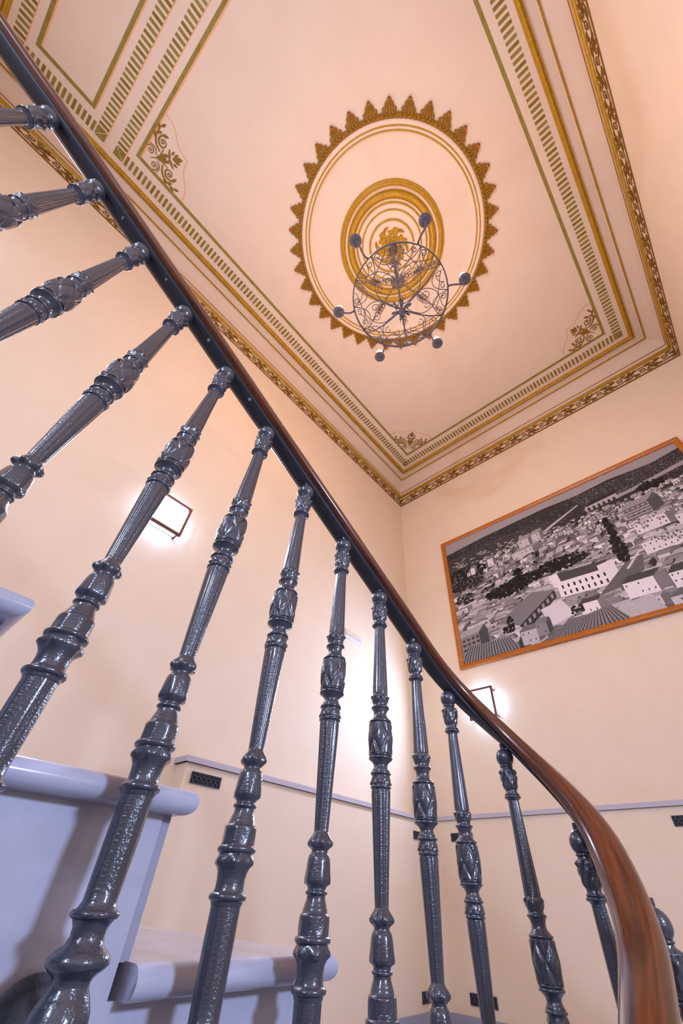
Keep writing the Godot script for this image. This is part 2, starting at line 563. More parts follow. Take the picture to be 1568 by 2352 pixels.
func build_wainscot() -> void:
	var zf := Z_LEFT + 0.10
	var xf := X_FAR - 0.10
	var top := 0.457
	var st := begin()
	var r := 0.12
	var outl := PackedVector2Array([Vector2(1.155, zf)])
	for k in 7:
		var a := PI / 2 * k / 6.0
		outl.append(Vector2(xf - r + r * sin(a), zf + r - r * cos(a)))
	outl.append(Vector2(xf, Z_RIGHT))
	var back := PackedVector2Array([Vector2(X_FAR, Z_RIGHT), Vector2(X_FAR, Z_LEFT), Vector2(1.155, Z_LEFT)])
	var body := outl.duplicate()
	body.append_array(back)
	var up := Transform3D(Basis(Vector3(1, 0, 0), Vector3(0, 0, 1), Vector3(0, 1, 0)), Vector3(0, Y_FLOOR, 0))
	plate(st, body, top - Y_FLOOR, up)
	struct_mesh("trim_5", "cream false wall standing proud of the corner walls, with small vents", "wainscot", done(st), M.wall)
	var e := 0.016
	st = begin()
	var cap := PackedVector2Array([Vector2(1.155 - e, zf + e)])
	for k in 7:
		var a := PI / 2 * k / 6.0
		cap.append(Vector2(xf - r + (r - e) * sin(a), zf + r - (r - e) * cos(a)))
	cap.append(Vector2(xf - e, Z_RIGHT))
	cap.append_array(PackedVector2Array([Vector2(X_FAR, Z_RIGHT), Vector2(X_FAR, Z_LEFT), Vector2(1.155 - e, Z_LEFT)]))
	plate(st, cap, 0.026, Transform3D(up.basis, Vector3(0, top, 0)))
	struct_mesh("trim_6", "thin grey marble ledge capping the cream false wall", "ledge", done(st), M.ledge)
	st = begin()
	box(st, Vector3(1.155, -0.534, zf), Vector3(xf, -0.468, zf + 0.016))
	box(st, Vector3(xf - 0.016, -0.534, zf), Vector3(xf, -0.468, 0.2))
	struct_mesh("baseboard_left", "grey marble skirting at the foot of the far corner", "skirting", done(st), M.greystone)

# ---------------------------------------------------------------- stairs
func top_of(k: int) -> float:
	return 0.0955 + RISE * (k - 2)

func nose_of(k: int) -> float:
	return 0.3465 - GOING * (k - 2)

func tread_mesh(xb: float, xf: float, zb: float, zs: float, y: float) -> ArrayMesh:
	var th := 0.027
	var st := begin()
	var P := []
	for p in 9:
		var a := PI * p / 8.0 - PI / 2
		var inset := th / 2 * (1 - cos(a))
		var h := y - th / 2 + th / 2 * sin(a)
		P.append([Vector3(xb, h, zs - inset), Vector3(xf - inset, h, zs - inset), Vector3(xf - inset, h, zb)])
	for s in 2:
		st.set_smooth_group(s + 1)
		for i in 8:
			quad(st, P[i][s], P[i][s + 1], P[i + 1][s + 1], P[i + 1][s])
	st.set_smooth_group(-1)
	var lo: Array = P[0]
	var hi: Array = P[8]
	quad(st, hi[0], hi[1], hi[2], Vector3(xb, hi[0].y, zb))
	quad(st, lo[0], Vector3(xb, lo[0].y, zb), lo[2], lo[1])
	for i in range(1, 8):
		tri(st, P[0][0], P[i + 1][0], P[i][0])
	quad(st, Vector3(xb, lo[0].y, zb), lo[0], hi[0], Vector3(xb, hi[0].y, zb))
	quad(st, lo[2], Vector3(xb, lo[0].y, zb), Vector3(xb, hi[0].y, zb), hi[2])
	return done(st)

func build_stairs() -> void:
	var s := thing("staircase", "white marble staircase with rounded nosings climbing along the left wall behind the balusters", "stairs")
	var zs := -0.567
	var zp := -0.600
	for k in range(0, 9):
		var y := top_of(k)
		var xf := nose_of(k)
		var xr := xf - 0.0265          # front of the body, behind the riser slab
		part("tread", tread_mesh(xf - GOING - 0.018, xf, Z_LEFT + 0.003, zs, y), M.marble, s)
		part("riser", box_mesh(Vector3(xr, y - RISE - 0.001, Z_LEFT + 0.003), Vector3(xr + 0.013, y - 0.027, zp - 0.004)), M.greystone, s)
		part("step_body", box_mesh(Vector3(xr - GOING, y - 0.027 - 0.62, Z_LEFT + 0.003), Vector3(xr, y - 0.027, zp)), M.marble, s)
	var yt := top_of(9)
	part("landing", box_mesh(Vector3(X_NEAR + 0.003, yt - 0.3, Z_LEFT + 0.003), Vector3(nose_of(9), yt, zp)), M.marble, s)
	# winders round the end of the well, then the lower flight
	var c := Vector2(0.93, -0.39)
	var ang := [-90.0, -58.0, -8.0, 45.0, 90.0]
	var rim := func(a: float) -> Vector2:
		var d := Vector2.from_angle(deg_to_rad(a))
		var t := 99.0
		if d.x > 0.001:
			t = minf(t, (X_FAR - 0.1 - c.x) / d.x)
		if d.y < -0.001:
			t = minf(t, (Z_LEFT + 0.003 - c.y) / d.y)
		if d.y > 0.001:
			t = minf(t, (Z_RIGHT - 0.003 - c.y) / d.y)
		return c + d * t
	for k in 4:
		var y := top_of(-1 - k) if k else top_of(-1)
		var pts := PackedVector2Array()
		for q in 5:
			var a := deg_to_rad(lerpf(ang[k], ang[k + 1], q / 4.0))
			pts.append(c + Vector2.from_angle(a) * 0.20)
		var far := PackedVector2Array()
		for q in 13:
			far.append(rim.call(lerpf(ang[k + 1], ang[k], q / 12.0)))
		if k == 1:      # the corner of the hall lies in this winder
			var corner := Vector2(X_FAR - 0.1, Z_LEFT + 0.003)
			var at := 0
			for q in 13:
				if far[q].y > Z_LEFT + 0.004:
					at = q
			far.insert(at + 1, corner)
		pts.append_array(far)
		var st := begin()
		plate(st, pts, 0.30, Transform3D(Basis(Vector3(1, 0, 0), Vector3(0, 0, 1), Vector3(0, 1, 0)), Vector3(0, y - 0.30, 0)))
		part("winder", done(st), M.marble, s)
	for k in range(0, 9):
		var y := top_of(-5 - k)
		var xa := 0.93 - GOING * k
		part("lower_step", box_mesh(Vector3(xa - GOING, maxf(y - 0.3, Y_FLOOR + 0.002), -0.19), Vector3(xa, y, Z_RIGHT - 0.003)), M.marble, s)

# ---------------------------------------------------------------- balustrade
func bal_pos() -> Array:
	return [Vector3(-0.4733, 1.1870, -0.5390), Vector3(-0.3269, 1.1064, -0.5421), Vector3(-0.1879, 1.0300, -0.5369),
		Vector3(-0.0460, 0.9519, -0.5329), Vector3(0.0969, 0.8700, -0.5282), Vector3(0.2425, 0.7906, -0.5266),
		Vector3(0.3892, 0.7072, -0.5252), Vector3(0.5349, 0.6295, -0.5232), Vector3(0.6804, 0.5519, -0.5214),
		Vector3(0.8223, 0.4703, -0.5190), Vector3(0.9724, 0.3889, -0.5175), Vector3(1.0540, 0.2578, -0.4286),
		Vector3(1.0324, 0.0949, -0.3026)]

func rail_path() -> Array:
	# points under the wooden rail (bottom of the iron bar)
	var pts := []
	pts.append(Vector3(-0.91, 1.443, -0.546))
	pts.append(Vector3(-0.62, 1.288, -0.545))
	var b := bal_pos()
	for i in b.size():
		if i < 10:      # the straight flight
			pts.append(Vector3(0.6794 + 0.1453 * (i - 8), 0.5731 - 0.0801 * (i - 8), -0.5232 + 0.0022 * (i - 8)))
			continue
		pts.append(b[i] + (Vector3(0, 0.023, -0.002) if i < 11 else Vector3(0.008, 0.028, 0.0) if i == 11 else Vector3(0.014, 0.036, 0.012)))
	pts.append_array([Vector3(0.985, 0.030, -0.243), Vector3(0.900, -0.045, -0.217), Vector3(0.815, -0.090, -0.211), Vector3(0.735, -0.128, -0.205), Vector3(0.60, -0.200, -0.200), Vector3(0.40, -0.306, -0.200)])
	var fine := []
	for i in range(pts.size() - 1):
		var p0: Vector3 = pts[maxi(i - 1, 0)]
		var p1: Vector3 = pts[i]
		var p2: Vector3 = pts[i + 1]
		var p3: Vector3 = pts[mini(i + 2, pts.size() - 1)]
		for s in 6:
			fine.append(p1.cubic_interpolate(p2, p0, p3, s / 6.0))
	fine.append(pts[pts.size() - 1])
	for pass_ in 14:      # ease the bend
		var was := fine.duplicate()
		for i in range(66, fine.size() - 2):
			fine[i] = was[i] * 0.5 + (was[i - 1] + was[i + 1]) * 0.25
	return fine

func sweep(path: Array, cross: Array, uv_len: float) -> ArrayMesh:
	var st := begin()
	var P := []
	var U := []
	var run := 0.0
	var n := path.size()
	for i in n:
		var t: Vector3 = (path[mini(i + 1, n - 1)] - path[maxi(i - 1, 0)]).normalized()
		var side := t.cross(Vector3.UP).normalized()
		var up := side.cross(t).normalized()
		# the section stands upright: raise by the slope so that heights are measured plumb
		if i:
			run += path[i].distance_to(path[i - 1])
		var row := PackedVector3Array()
		var urow := PackedVector2Array()
		for j in cross.size():
			row.append(path[i] + side * cross[j].x + up * cross[j].y)
			urow.append(Vector2(run * uv_len, float(j) / cross.size()))
		P.append(row)
		U.append(urow)
	grid(st, P, true, false, U)
	st.set_smooth_group(-1)
	for j in range(1, cross.size() - 1):
		tri(st, P[0][0], P[0][j], P[0][j + 1])
		tri(st, P[n - 1][0], P[n - 1][j + 1], P[n - 1][j])
	return done(st)

func build_rail() -> void:
	var h := thing("handrail", "varnished mahogany handrail on a dark iron bar, sweeping down and curling round at right", "handrail")
	var path := rail_path()
	var cross := []
	# wood section: flat underside, rounded flanks and top
	for q in [[-0.026, 0.0085], [-0.030, 0.012], [-0.0315, 0.018], [-0.0305, 0.025], [-0.027, 0.032], [-0.021, 0.0375], [-0.013, 0.0405], [0.0, 0.0415], [0.013, 0.0405], [0.021, 0.0375], [0.027, 0.032], [0.0305, 0.025], [0.0315, 0.018], [0.030, 0.012], [0.026, 0.0085], [0.0, 0.0085]]:
		cross.append(Vector2(q[0], q[1]))
	part("wooden_rail", sweep(path, cross, 1.3), M.rail, h)
	var flat := []
	for q in [[-0.0170, 0.001], [-0.0170, 0.0085], [0.0170, 0.0085], [0.0170, 0.001], [0.0160, 0.0], [-0.0160, 0.0]]:
		flat.append(Vector2(q[0], q[1]))
	var bar := part("iron_bar", sweep(path, flat, 1.0), M.bar, h)
	bar.set_meta("label", "flat dark grey iron bar under the rail")
	var b := bal_pos()
	for i in [1, 2, 3, 4, 6, 9]:
		var p: Vector3 = b[i].lerp(b[i + 1], 0.5) + Vector3(0, 0.0225, 0.004)
		var st := begin()
		var prof := [[0.0, 0.0042], [0.0012, 0.0036], [0.0016, 0.0012], [0.0006, 0.0]]
		var m := lathe(prof, 12)
		part("screw", m, M.greystone if i < 5 else M.pit, bar, Transform3D(Basis(), p))

func urn_mesh(segs: int) -> ArrayMesh:
	var st := begin()
	var P := []
	var rows := 26
	for i in rows + 1:
		var v := float(i) / rows
		var h := lerpf(0.2985, 0.3515, v)
		var base := 0.0222 + 0.0016 * sin(PI * v) - 0.0004 * v
		var row := PackedVector3Array()
		for j in segs:
			var a := TAU * j / segs
			var u := fposmod(a * 5.0 / TAU, 1.0)
			var d: float = absf(absf(2 * u - 1) - absf(2 * v - 1))
			var r := base - 0.0026 * (1.0 - minf(1.0, d * 3.2)) + 0.0012 * minf(1.0, d * 1.2)
			row.append(Vector3(cos(a) * r, -h, sin(a) * r))
		P.append(row)
	grid(st, P, true)
	return done(st)

func make_baluster() -> Node3D:
	var t := thing("baluster", "-", "baluster")
	var S := 48
	var p := []
	for q in [[-0.0305, 0.0065], [-0.0215, 0.0065]]:
		p.append(q)
	for k in range(1, 12):
		var a := PI * k / 12.0 - PI / 2
		p.append([0.0205 * sin(a), 0.0203 * cos(a)])
	p.append([0.0145, 0.0135])
	bead(p, 0.0180, 0.0152, 0.0024)
	p.append([0.0215, 0.0128])
	part("ball", lathe(p, S), M.iron, t)
	p = [[0.0215, 0.0128], [0.0245, 0.0140, 8, 0.06], [0.0275, 0.0172, 8, 0.14], [0.0300, 0.0188, 8, 0.16], [0.0320, 0.0188, 8, 0.12], [0.0345, 0.0176, 8, 0.10], [0.038, 0.0182, 8, -0.07], [0.043, 0.0180, 8, -0.09], [0.048, 0.0172, 8, -0.06], [0.0530, 0.0166, 8, 0.08], [0.0575, 0.0160, 8, 0.10], [0.0605, 0.0154, 8, 0.07], [0.0630, 0.0142, 8, 0.03], [0.0655, 0.0128], [0.0695, 0.0127], [0.0712, 0.0142]]
	bead(p, 0.0735, 0.0163, 0.0022)
	bead(p, 0.0785, 0.0182, 0.0027)
	p.append([0.0825, 0.0140]); p.append([0.0850, 0.0115])
	part("leaf_cup", lathe(p, S), M.iron, t)
	p = [[0.0840, 0.0112]]
	for k in 9:
		var s := k / 8.0
		p.append([lerpf(0.087, 0.238, s), lerpf(0.0113, 0.0157, s), 12, 0.04])
	p.append([0.2405, 0.0158])
	part("upper_shaft", lathe(p, 72), M.iron, t)
	p = [[0.2395, 0.0150], [0.2420, 0.0168, 8, 0.08], [0.2450, 0.0181, 8, 0.13], [0.2480, 0.0180, 8, 0.10], [0.2505, 0.0174, 8, -0.06], [0.2545, 0.0166, 8, -0.07], [0.2590, 0.0150, 8, 0.03], [0.2615, 0.0144], [0.2640, 0.0150]]
	bead(p, 0.2670, 0.0187, 0.0026)
	for q in [[0.2705, 0.0160], [0.2745, 0.0140], [0.2795, 0.0133], [0.2840, 0.0140], [0.2875, 0.0165], [0.2905, 0.0195]]:
		p.append(q)
	bead(p, 0.2940, 0.0226, 0.0028)
	p.append([0.2985, 0.0212])
	part("collar", lathe(p, S), M.iron, t)
	part("faceted_urn", urn_mesh(100), M.iron, t)
	p = [[0.3510, 0.0212]]
	bead(p, 0.3535, 0.0222, 0.0021)
	bead(p, 0.3585, 0.0228, 0.0028)
	for q in [[0.3620, 0.0195], [0.3655, 0.0155], [0.3690, 0.0130], [0.3720, 0.0131], [0.3760, 0.0145], [0.3795, 0.0170]]:
		p.append(q)
	bead(p, 0.3830, 0.0191, 0.0026)
	for q in [[0.3865, 0.0160], [0.3900, 0.0166, 8, -0.06], [0.3940, 0.0176, 8, -0.07], [0.3975, 0.0182, 8, 0.10], [0.4005, 0.0186, 8, 0.08]]:
		p.append(q)
	bead(p, 0.4045, 0.0190, 0.0026)
	p.append([0.4085, 0.0160])
	part("lower_collar", lathe(p, S), M.iron, t)
	p = [[0.4080, 0.0164]]
	for k in 9:
		var s := k / 8.0
		p.append([lerpf(0.411, 0.556, s), lerpf(0.0167, 0.0105, s), 12, 0.045])
	p.append([0.5600, 0.0106])
	part("lower_shaft", lathe(p, 72), M.iron, t)
	p = [[0.5590, 0.0104], [0.5630, 0.0122, 6, 0.04], [0.5680, 0.0155, 6, 0.09], [0.5720, 0.0174, 6, 0.13], [0.5755, 0.0168, 6, 0.12], [0.5785, 0.0138, 6, 0.05], [0.5810, 0.0115], [0.5840, 0.0125], [0.5862, 0.0148], [0.5900, 0.0160], [0.5960, 0.0167, 6, 0.02], [0.6050, 0.0174, 6, 0.03], [0.6120, 0.0181, 6, 0.06], [0.6160, 0.0176, 6, 0.06], [0.6185, 0.0140], [0.6205, 0.0126]]
	bead(p, 0.6250, 0.0153, 0.0024)
	for q in [[0.6285, 0.0126], [0.6320, 0.0130], [0.6355, 0.0146], [0.6395, 0.0157], [0.6410, 0.0166], [0.6445, 0.0170], [0.6460, 0.0194]]:
		p.append(q)
	part("bell", lathe(p, S), M.iron, t)
	p = [[0.6455, 0.0170], [0.6462, 0.0195], [0.6480, 0.0200], [0.6500, 0.0199, 8, 0.02], [0.6560, 0.0198, 8, 0.03], [0.6625, 0.0200, 8, 0.02], [0.6645, 0.0203]]
	bead(p, 0.6690, 0.0237, 0.0036)
	for q in [[0.6732, 0.0206], [0.6755, 0.0212, 6, 0.04], [0.6790, 0.0230, 6, 0.07], [0.6822, 0.0226, 6, 0.10], [0.6855, 0.0200, 6, 0.05], [0.6900, 0.0177], [0.6960, 0.0167], [0.7030, 0.0167], [0.7070, 0.0180]]:
		p.append(q)
	bead(p, 0.7110, 0.0219, 0.0035)
	p.append([0.7155, 0.0185]); p.append([0.7190, 0.0170])
	part("pedestal", lathe(p, S), M.iron, t)
	p = []
	for k in 7:
		var s := k / 6.0
		p.append([lerpf(0.718, 0.801, s), lerpf(0.0170, 0.0153, s), 12, 0.03 * sin(PI * s)])
	p.append([0.8060, 0.0175])
	bead(p, 0.8098, 0.0220, 0.0030)
	for q in [[0.8135, 0.0180], [0.8180, 0.0155], [0.8240, 0.0146], [0.8290, 0.0165], [0.8330, 0.0220], [0.8370, 0.0262], [0.8410, 0.0262], [0.8445, 0.0225], [0.8480, 0.0175], [0.8510, 0.0155], [0.8545, 0.0160], [0.8600, 0.0195], [0.8680, 0.0235], [0.8800, 0.0255], [0.8920, 0.0250], [0.9000, 0.0220], [0.9060, 0.0150], [0.9100, 0.0130], [0.9160, 0.0160], [0.9240, 0.0165], [0.9310, 0.0120], [0.9350, 0.0]]:
		p.append(q)
	part("foot", lathe(p, S), M.iron, t)
	# bracket that carries the foot from the side of the stair
	p = [[0.0, 0.021], [0.022, 0.019], [0.040, 0.022], [0.056, 0.030], [0.062, 0.036], [0.0645, 0.0365], [0.069, 0.0355], [0.0715, 0.033], [0.0722, 0.0]]
	part("bracket", lathe(p, 32), M.iron, t, Transform3D(Basis(Vector3(1, 0, 0), PI / 2), Vector3(0, -0.887, 0)))
	return t

func build_balusters() -> void:
	var names := [
		"dark grey iron baluster highest in the row, only its top collar in view",
		"dark grey iron baluster second from the top left, lying almost flat across the picture edge",
		"dark grey iron baluster third from the top left, cut off below its faceted urn",
		"dark grey iron baluster fourth from the top left, cut off below its lower shaft",
		"dark grey iron baluster that half covers the lit lamp on the left wall",
		"dark grey iron baluster whose bulbous foot and bracket show at the lower left",
		"dark grey iron baluster just right of the left wall's highest vent",
		"dark grey iron baluster in front of the rounded end of the lowest visible nosing",
		"dark grey iron baluster standing upright, right of the small emergency light",
		"dark grey iron baluster beside the left wall's vents near the far corner",
		"dark grey iron baluster last before the rail bends, beside the far wall's left vents",
		"dark grey iron baluster under the bend of the handrail, below the right wall lamp",
		"dark grey iron baluster partly hidden behind the falling end of the handrail",
		"dark grey iron baluster mostly hidden at the right edge behind the handrail's end"]
	var b := bal_pos()
	b.append(Vector3(0.985, -0.010, -0.208))
	var turn := [0.0, 0.0, 0.0, 0.0, 0.0, 0.0, 0.0, 0.0, 0.0, 0.0, 0.0, -0.9, -1.8, -2.9]
	var proto := make_baluster()
	for i in b.size():
		var o: Node3D = proto
		if i:
			o = proto.duplicate()
			o.name = numbered("baluster")
			add_child(o)
		o.position = b[i]
		o.rotation.y = turn[i]
		tag(o, names[i], "baluster", "cast-iron balusters of the stair")

# ---------------------------------------------------------------- framed photograph
func fill_poly(im: Image, pts: Array, c: Color) -> void:
	var w := im.get_width()
	var h := im.get_height()
	var y0 := h
	var y1 := 0
	for p in pts:
		y0 = mini(y0, int(floor(p.y * h)))
		y1 = maxi(y1, int(ceil(p.y * h)))
	for y in range(maxi(y0, 0), mini(y1, h)):
		var yy := (y + 0.5) / h
		var xs := []
		for k in pts.size():
			var a: Vector2 = pts[k]
			var q: Vector2 = pts[(k + 1) % pts.size()]
			if (a.y <= yy) != (q.y <= yy):
				xs.append((a.x + (yy - a.y) / (q.y - a.y) * (q.x - a.x)) * w)
		xs.sort()
		for k in range(0, xs.size() - 1, 2):
			var xa := maxi(int(round(xs[k])), 0)
			var xb := mini(int(round(xs[k + 1])), w)
			if xb > xa:
				im.fill_rect(Rect2i(xa, y, xb - xa, 1), c)

func grey(v: float) -> Color:
	v = clampf(v, 0.03, 0.95)
	return Color(v, v * 0.955, v * 0.95)

func V(x: float, y: float) -> Vector2:
	return Vector2(x, y)

# a house in the print: lit front, shaded side, pitched roof, windows
func house(im: Image, x: float, y: float, w: float, h: float, lean: float, tone: float, roof: float) -> void:
	var d := w * 0.45
	fill_poly(im, [V(x, y), V(x + w, y + lean * w), V(x + w, y + lean * w + h), V(x, y + h)], grey(tone))
	fill_poly(im, [V(x + w, y + lean * w), V(x + w + d, y - h * 0.12), V(x + w + d, y + h * 0.75), V(x + w, y + lean * w + h)], grey(tone * 0.55))
	fill_poly(im, [V(x - w * 0.03, y + h * 0.04), V(x + w * 1.02, y + lean * w + h * 0.04), V(x + w + d * 0.75, y + lean * w - h * 0.34), V(x + d * 0.6, y - h * 0.34)], grey(roof))
	fill_poly(im, [V(x + w * 1.02, y + lean * w + h * 0.04), V(x + w + d * 1.02, y - h * 0.08), V(x + w + d * 0.75, y + lean * w - h * 0.34)], grey(tone * 0.6))
	var n := maxi(1, int(w / 0.016))
	var rows := maxi(1, int(h / 0.035))
	for r in rows:
		for k in n:
			if rng.randf() < 0.75:
				var wx := x + w * (k + 0.35) / n
				var wy := y + lean * w * (k + 0.35) / n + h * (r + 0.35) / rows
				fill_poly(im, [V(wx, wy), V(wx + 0.0035, wy), V(wx + 0.0035, wy + 0.011), V(wx, wy + 0.011)], grey(0.22))

func blob(im: Image, cx: float, cy: float, rx: float, ry: float, n: int, tone: float) -> void:
	for k in n:
		var a := rng.randf() * TAU
		var q := pow(rng.randf(), 0.62) * 1.12
		var x := cx + cos(a) * q * rx
		var y := cy + sin(a) * q * ry
		var s := 0.002 + rng.randf() * 0.006
		var pts := []
		for j in 6:
			pts.append(V(x + cos(TAU * j / 6.0) * s * rng.randf_range(0.6, 1.3), y + sin(TAU * j / 6.0) * s * 1.5 * rng.randf_range(0.6, 1.3)))
		fill_poly(im, pts, grey(tone + rng.randf_range(-0.04, 0.07)))

func tile_roof(im: Image, a: Vector2, b: Vector2, c: Vector2, d: Vector2, n: int, rows: int) -> void:
	fill_poly(im, [a, b, c, d], grey(0.58))
	for k in n:
		var s := (k + 0.2) / n
		var e := (k + 0.62) / n
		fill_poly(im, [a.lerp(b, s), a.lerp(b, e), d.lerp(c, e), d.lerp(c, s)], grey(0.26))
	for r in range(1, rows):
		var s := float(r) / rows
		var p := a.lerp(d, s)
		var q := b.lerp(c, s)
		fill_poly(im, [p, q, q + V(0, 0.004), p + V(0, 0.004)], grey(0.4))

func print_image() -> Image:
	var W := 1400
	var H := 876
	var im := Image.create(W, H, false, Image.FORMAT_RGB8)
	im.fill(grey(0.40))
	# pale sky, ridge and hillside
	fill_poly(im, [V(0, 0), V(1, 0), V(1, 0.10), V(0, 0.13)], grey(0.62))
	fill_poly(im, [V(0, 0.105), V(0.08, 0.092), V(0.2, 0.075), V(0.35, 0.066), V(0.5, 0.06), V(0.62, 0.072), V(0.75, 0.055), V(0.9, 0.075), V(1, 0.05), V(1, 0.3), V(0, 0.3)], grey(0.22))
	fill_poly(im, [V(0, 0.17), V(0.15, 0.14), V(0.4, 0.15), V(0.5, 0.19), V(0.4, 0.28), V(0, 0.30)], grey(0.27))
	for k in 2200:
		var x := rng.randf()
		var y := 0.075 + 0.22 * rng.randf()
		var s := rng.randf_range(0.0008, 0.0028)
		fill_poly(im, [V(x, y), V(x + s * 3, y - s * 0.5), V(x + s * 3, y + s), V(x, y + s * 1.4)], grey(rng.randf_range(0.1, 0.42) if rng.randf() < 0.9 else 0.62))
	for r in 10:      # orchard rows on the right hillside
		for k in 40:
			var x := 0.60 + k * 0.0105 + r * 0.004 + rng.randf() * 0.005
			var y := 0.085 + r * 0.013 - (x - 0.6) * 0.05
			if x < 1.0:
				fill_poly(im, [V(x, y), V(x + 0.004, y), V(x + 0.003, y + 0.006), V(x - 0.001, y + 0.006)], grey(rng.randf_range(0.34, 0.56)))
	for k in 60:      # scattered farmhouses
		var x := rng.randf_range(0.02, 0.45)
		house(im, x, 0.19 + rng.randf() * 0.08, 0.010, 0.007, 0.0, 0.78, 0.6)
	# straight road, terraces and the arcaded hall
	fill_poly(im, [V(0.36, 0.31), V(0.49, 0.22), V(0.61, 0.150), V(0.615, 0.158), V(0.50, 0.235), V(0.38, 0.32)], grey(0.70))
	fill_poly(im, [V(0.62, 0.215), V(0.80, 0.20), V(0.98, 0.155), V(1, 0.16), V(1, 0.18), V(0.8, 0.225), V(0.64, 0.24)], grey(0.62))
	fill_poly(im, [V(0.63, 0.20), V(0.75, 0.185), V(0.77, 0.155), V(0.66, 0.17)], grey(0.20))
	fill_poly(im, [V(0.63, 0.20), V(0.75, 0.187), V(0.75, 0.228), V(0.63, 0.242)], grey(0.70))
	for k in 6:
		var x := 0.638 + k * 0.0185
		fill_poly(im, [V(x, 0.240), V(x, 0.217), V(x + 0.005, 0.207), V(x + 0.010, 0.215), V(x + 0.010, 0.238)], grey(0.24))
	# the town: houses from far to near
	for k in 1250:
		var s := float(k) / 1250.0
		var y := 0.255 + 0.70 * pow(s, 1.35)
		var x := rng.randf_range(-0.04, 1.0)
		if x < 0.15 and y < 0.47:
			continue
		var size := lerpf(0.013, 0.060, (y - 0.25) / 0.7)
		var tone := rng.randf_range(0.62, 0.97)
		if rng.randf() < 0.22:
			tone = rng.randf_range(0.30, 0.5)
		house(im, x, y, size * rng.randf_range(0.6, 1.5), size * rng.randf_range(0.8, 1.6), rng.randf_range(-0.15, 0.05), tone, rng.randf_range(0.42, 0.82))
		if rng.randf() < 0.10:
			blob(im, x, y + size, size * 0.7, size * 0.5, 7, 0.12)
	# groves at the left, tower blocks
	blob(im, 0.07, 0.34, 0.10, 0.05, 260, 0.13)
	blob(im, 0.06, 0.43, 0.09, 0.035, 160, 0.15)
	blob(im, 0.06, 0.54, 0.04, 0.04, 70, 0.17)
	house(im, 0.105, 0.31, 0.020, 0.06, 0.0, 0.88, 0.5)
	house(im, 0.085, 0.34, 0.014, 0.03, 0.0, 0.85, 0.5)
	house(im, 0.19, 0.29, 0.026, 0.07, 0.0, 0.86, 0.5)
	for q in [[0.34, 0.245, 0.045, 0.085], [0.40, 0.235, 0.035, 0.075], [0.30, 0.33, 0.09, 0.05], [0.735, 0.33, 0.085, 0.10]]:
		var dark: bool = q[0] > 0.7
		house(im, q[0], q[1], q[2], q[3], -0.06, 0.62 if dark else 0.85, 0.6)
		for r in 5:
			fill_poly(im, [V(q[0], q[1] + q[3] * (r + 0.5) / 5), V(q[0] + q[2], q[1] - q[2] * 0.06 + q[3] * (r + 0.5) / 5), V(q[0] + q[2], q[1] - q[2] * 0.06 + q[3] * (r + 0.74) / 5), V(q[0], q[1] + q[3] * (r + 0.74) / 5)], grey(0.2 if dark else 0.5))
	# the park across the middle
	blob(im, 0.24, 0.585, 0.085, 0.042, 420, 0.10)
	blob(im, 0.32, 0.555, 0.07, 0.035, 260, 0.10)
	blob(im, 0.30, 0.50, 0.015, 0.04, 60, 0.09)
	blob(im, 0.47, 0.535, 0.085, 0.042, 380, 0.10)
	blob(im, 0.672, 0.44, 0.010, 0.09, 120, 0.12)
	blob(im, 0.665, 0.58, 0.018, 0.09, 200, 0.12)
	blob(im, 0.86, 0.23, 0.04, 0.03, 90, 0.12)
	# long white hall with dark roof and two rows of windows
	fill_poly(im, [V(0.425, 0.655), V(0.62, 0.665), V(0.605, 0.785), V(0.425, 0.765)], grey(0.93))
	fill_poly(im, [V(0.42, 0.660), V(0.575, 0.672), V(0.62, 0.62), V(0.44, 0.60)], grey(0.30))
	fill_poly(im, [V(0.575, 0.64), V(0.63, 0.63), V(0.63, 0.74), V(0.60, 0.785), V(0.575, 0.78)], grey(0.90))
	fill_poly(im, [V(0.405, 0.60), V(0.44, 0.60), V(0.445, 0.70), V(0.415, 0.69)], grey(0.92))
	for r in 2:
		for k in 8:
			var x := 0.44 + k * 0.0205
			var y := 0.688 + r * 0.045 + k * 0.0012
			fill_poly(im, [V(x, y), V(x + 0.006, y), V(x + 0.006, y + 0.024), V(x, y + 0.024)], grey(0.12))
	# wide pale roofs at right, the curving street with cars
	for q in [[0.74, 0.46, 0.10, 0.08], [0.86, 0.50, 0.12, 0.10], [0.73, 0.60, 0.14, 0.08], [0.88, 0.64, 0.12, 0.08]]:
		house(im, q[0], q[1], q[2], q[3], -0.04, 0.88, 0.74)
		for j in 9:
			house(im, q[0] + q[2] * rng.randf() * 1.2, q[1] + q[3] * rng.randf_range(-0.4, 0.5), 0.016, 0.014, 0.0, 0.8, 0.5)
	fill_poly(im, [V(0.66, 0.68), V(0.72, 0.66), V(0.70, 0.76), V(0.60, 0.82), V(0.54, 0.83)], grey(0.40))
	for k in 10:
		var x := 0.655 + k * 0.006
		var y := 0.715 - k * 0.009
		fill_poly(im, [V(x, y), V(x + 0.012, y - 0.005), V(x + 0.012, y + 0.006), V(x, y + 0.011)], grey(0.82))
	# long sheds and foreground houses
	fill_poly(im, [V(0.17, 0.80), V(0.33, 0.665), V(0.41, 0.70), V(0.25, 0.86)], grey(0.50))
	fill_poly(im, [V(0.25, 0.86), V(0.41, 0.70), V(0.41, 0.75), V(0.27, 0.91)], grey(0.22))
	for k in 7:
		var a := V(0.26, 0.862).lerp(V(0.405, 0.712), (k + 0.3) / 7.0)
		fill_poly(im, [a, a + V(0.010, -0.008), a + V(0.011, 0.020), a + V(0.001, 0.030)], grey(0.6))
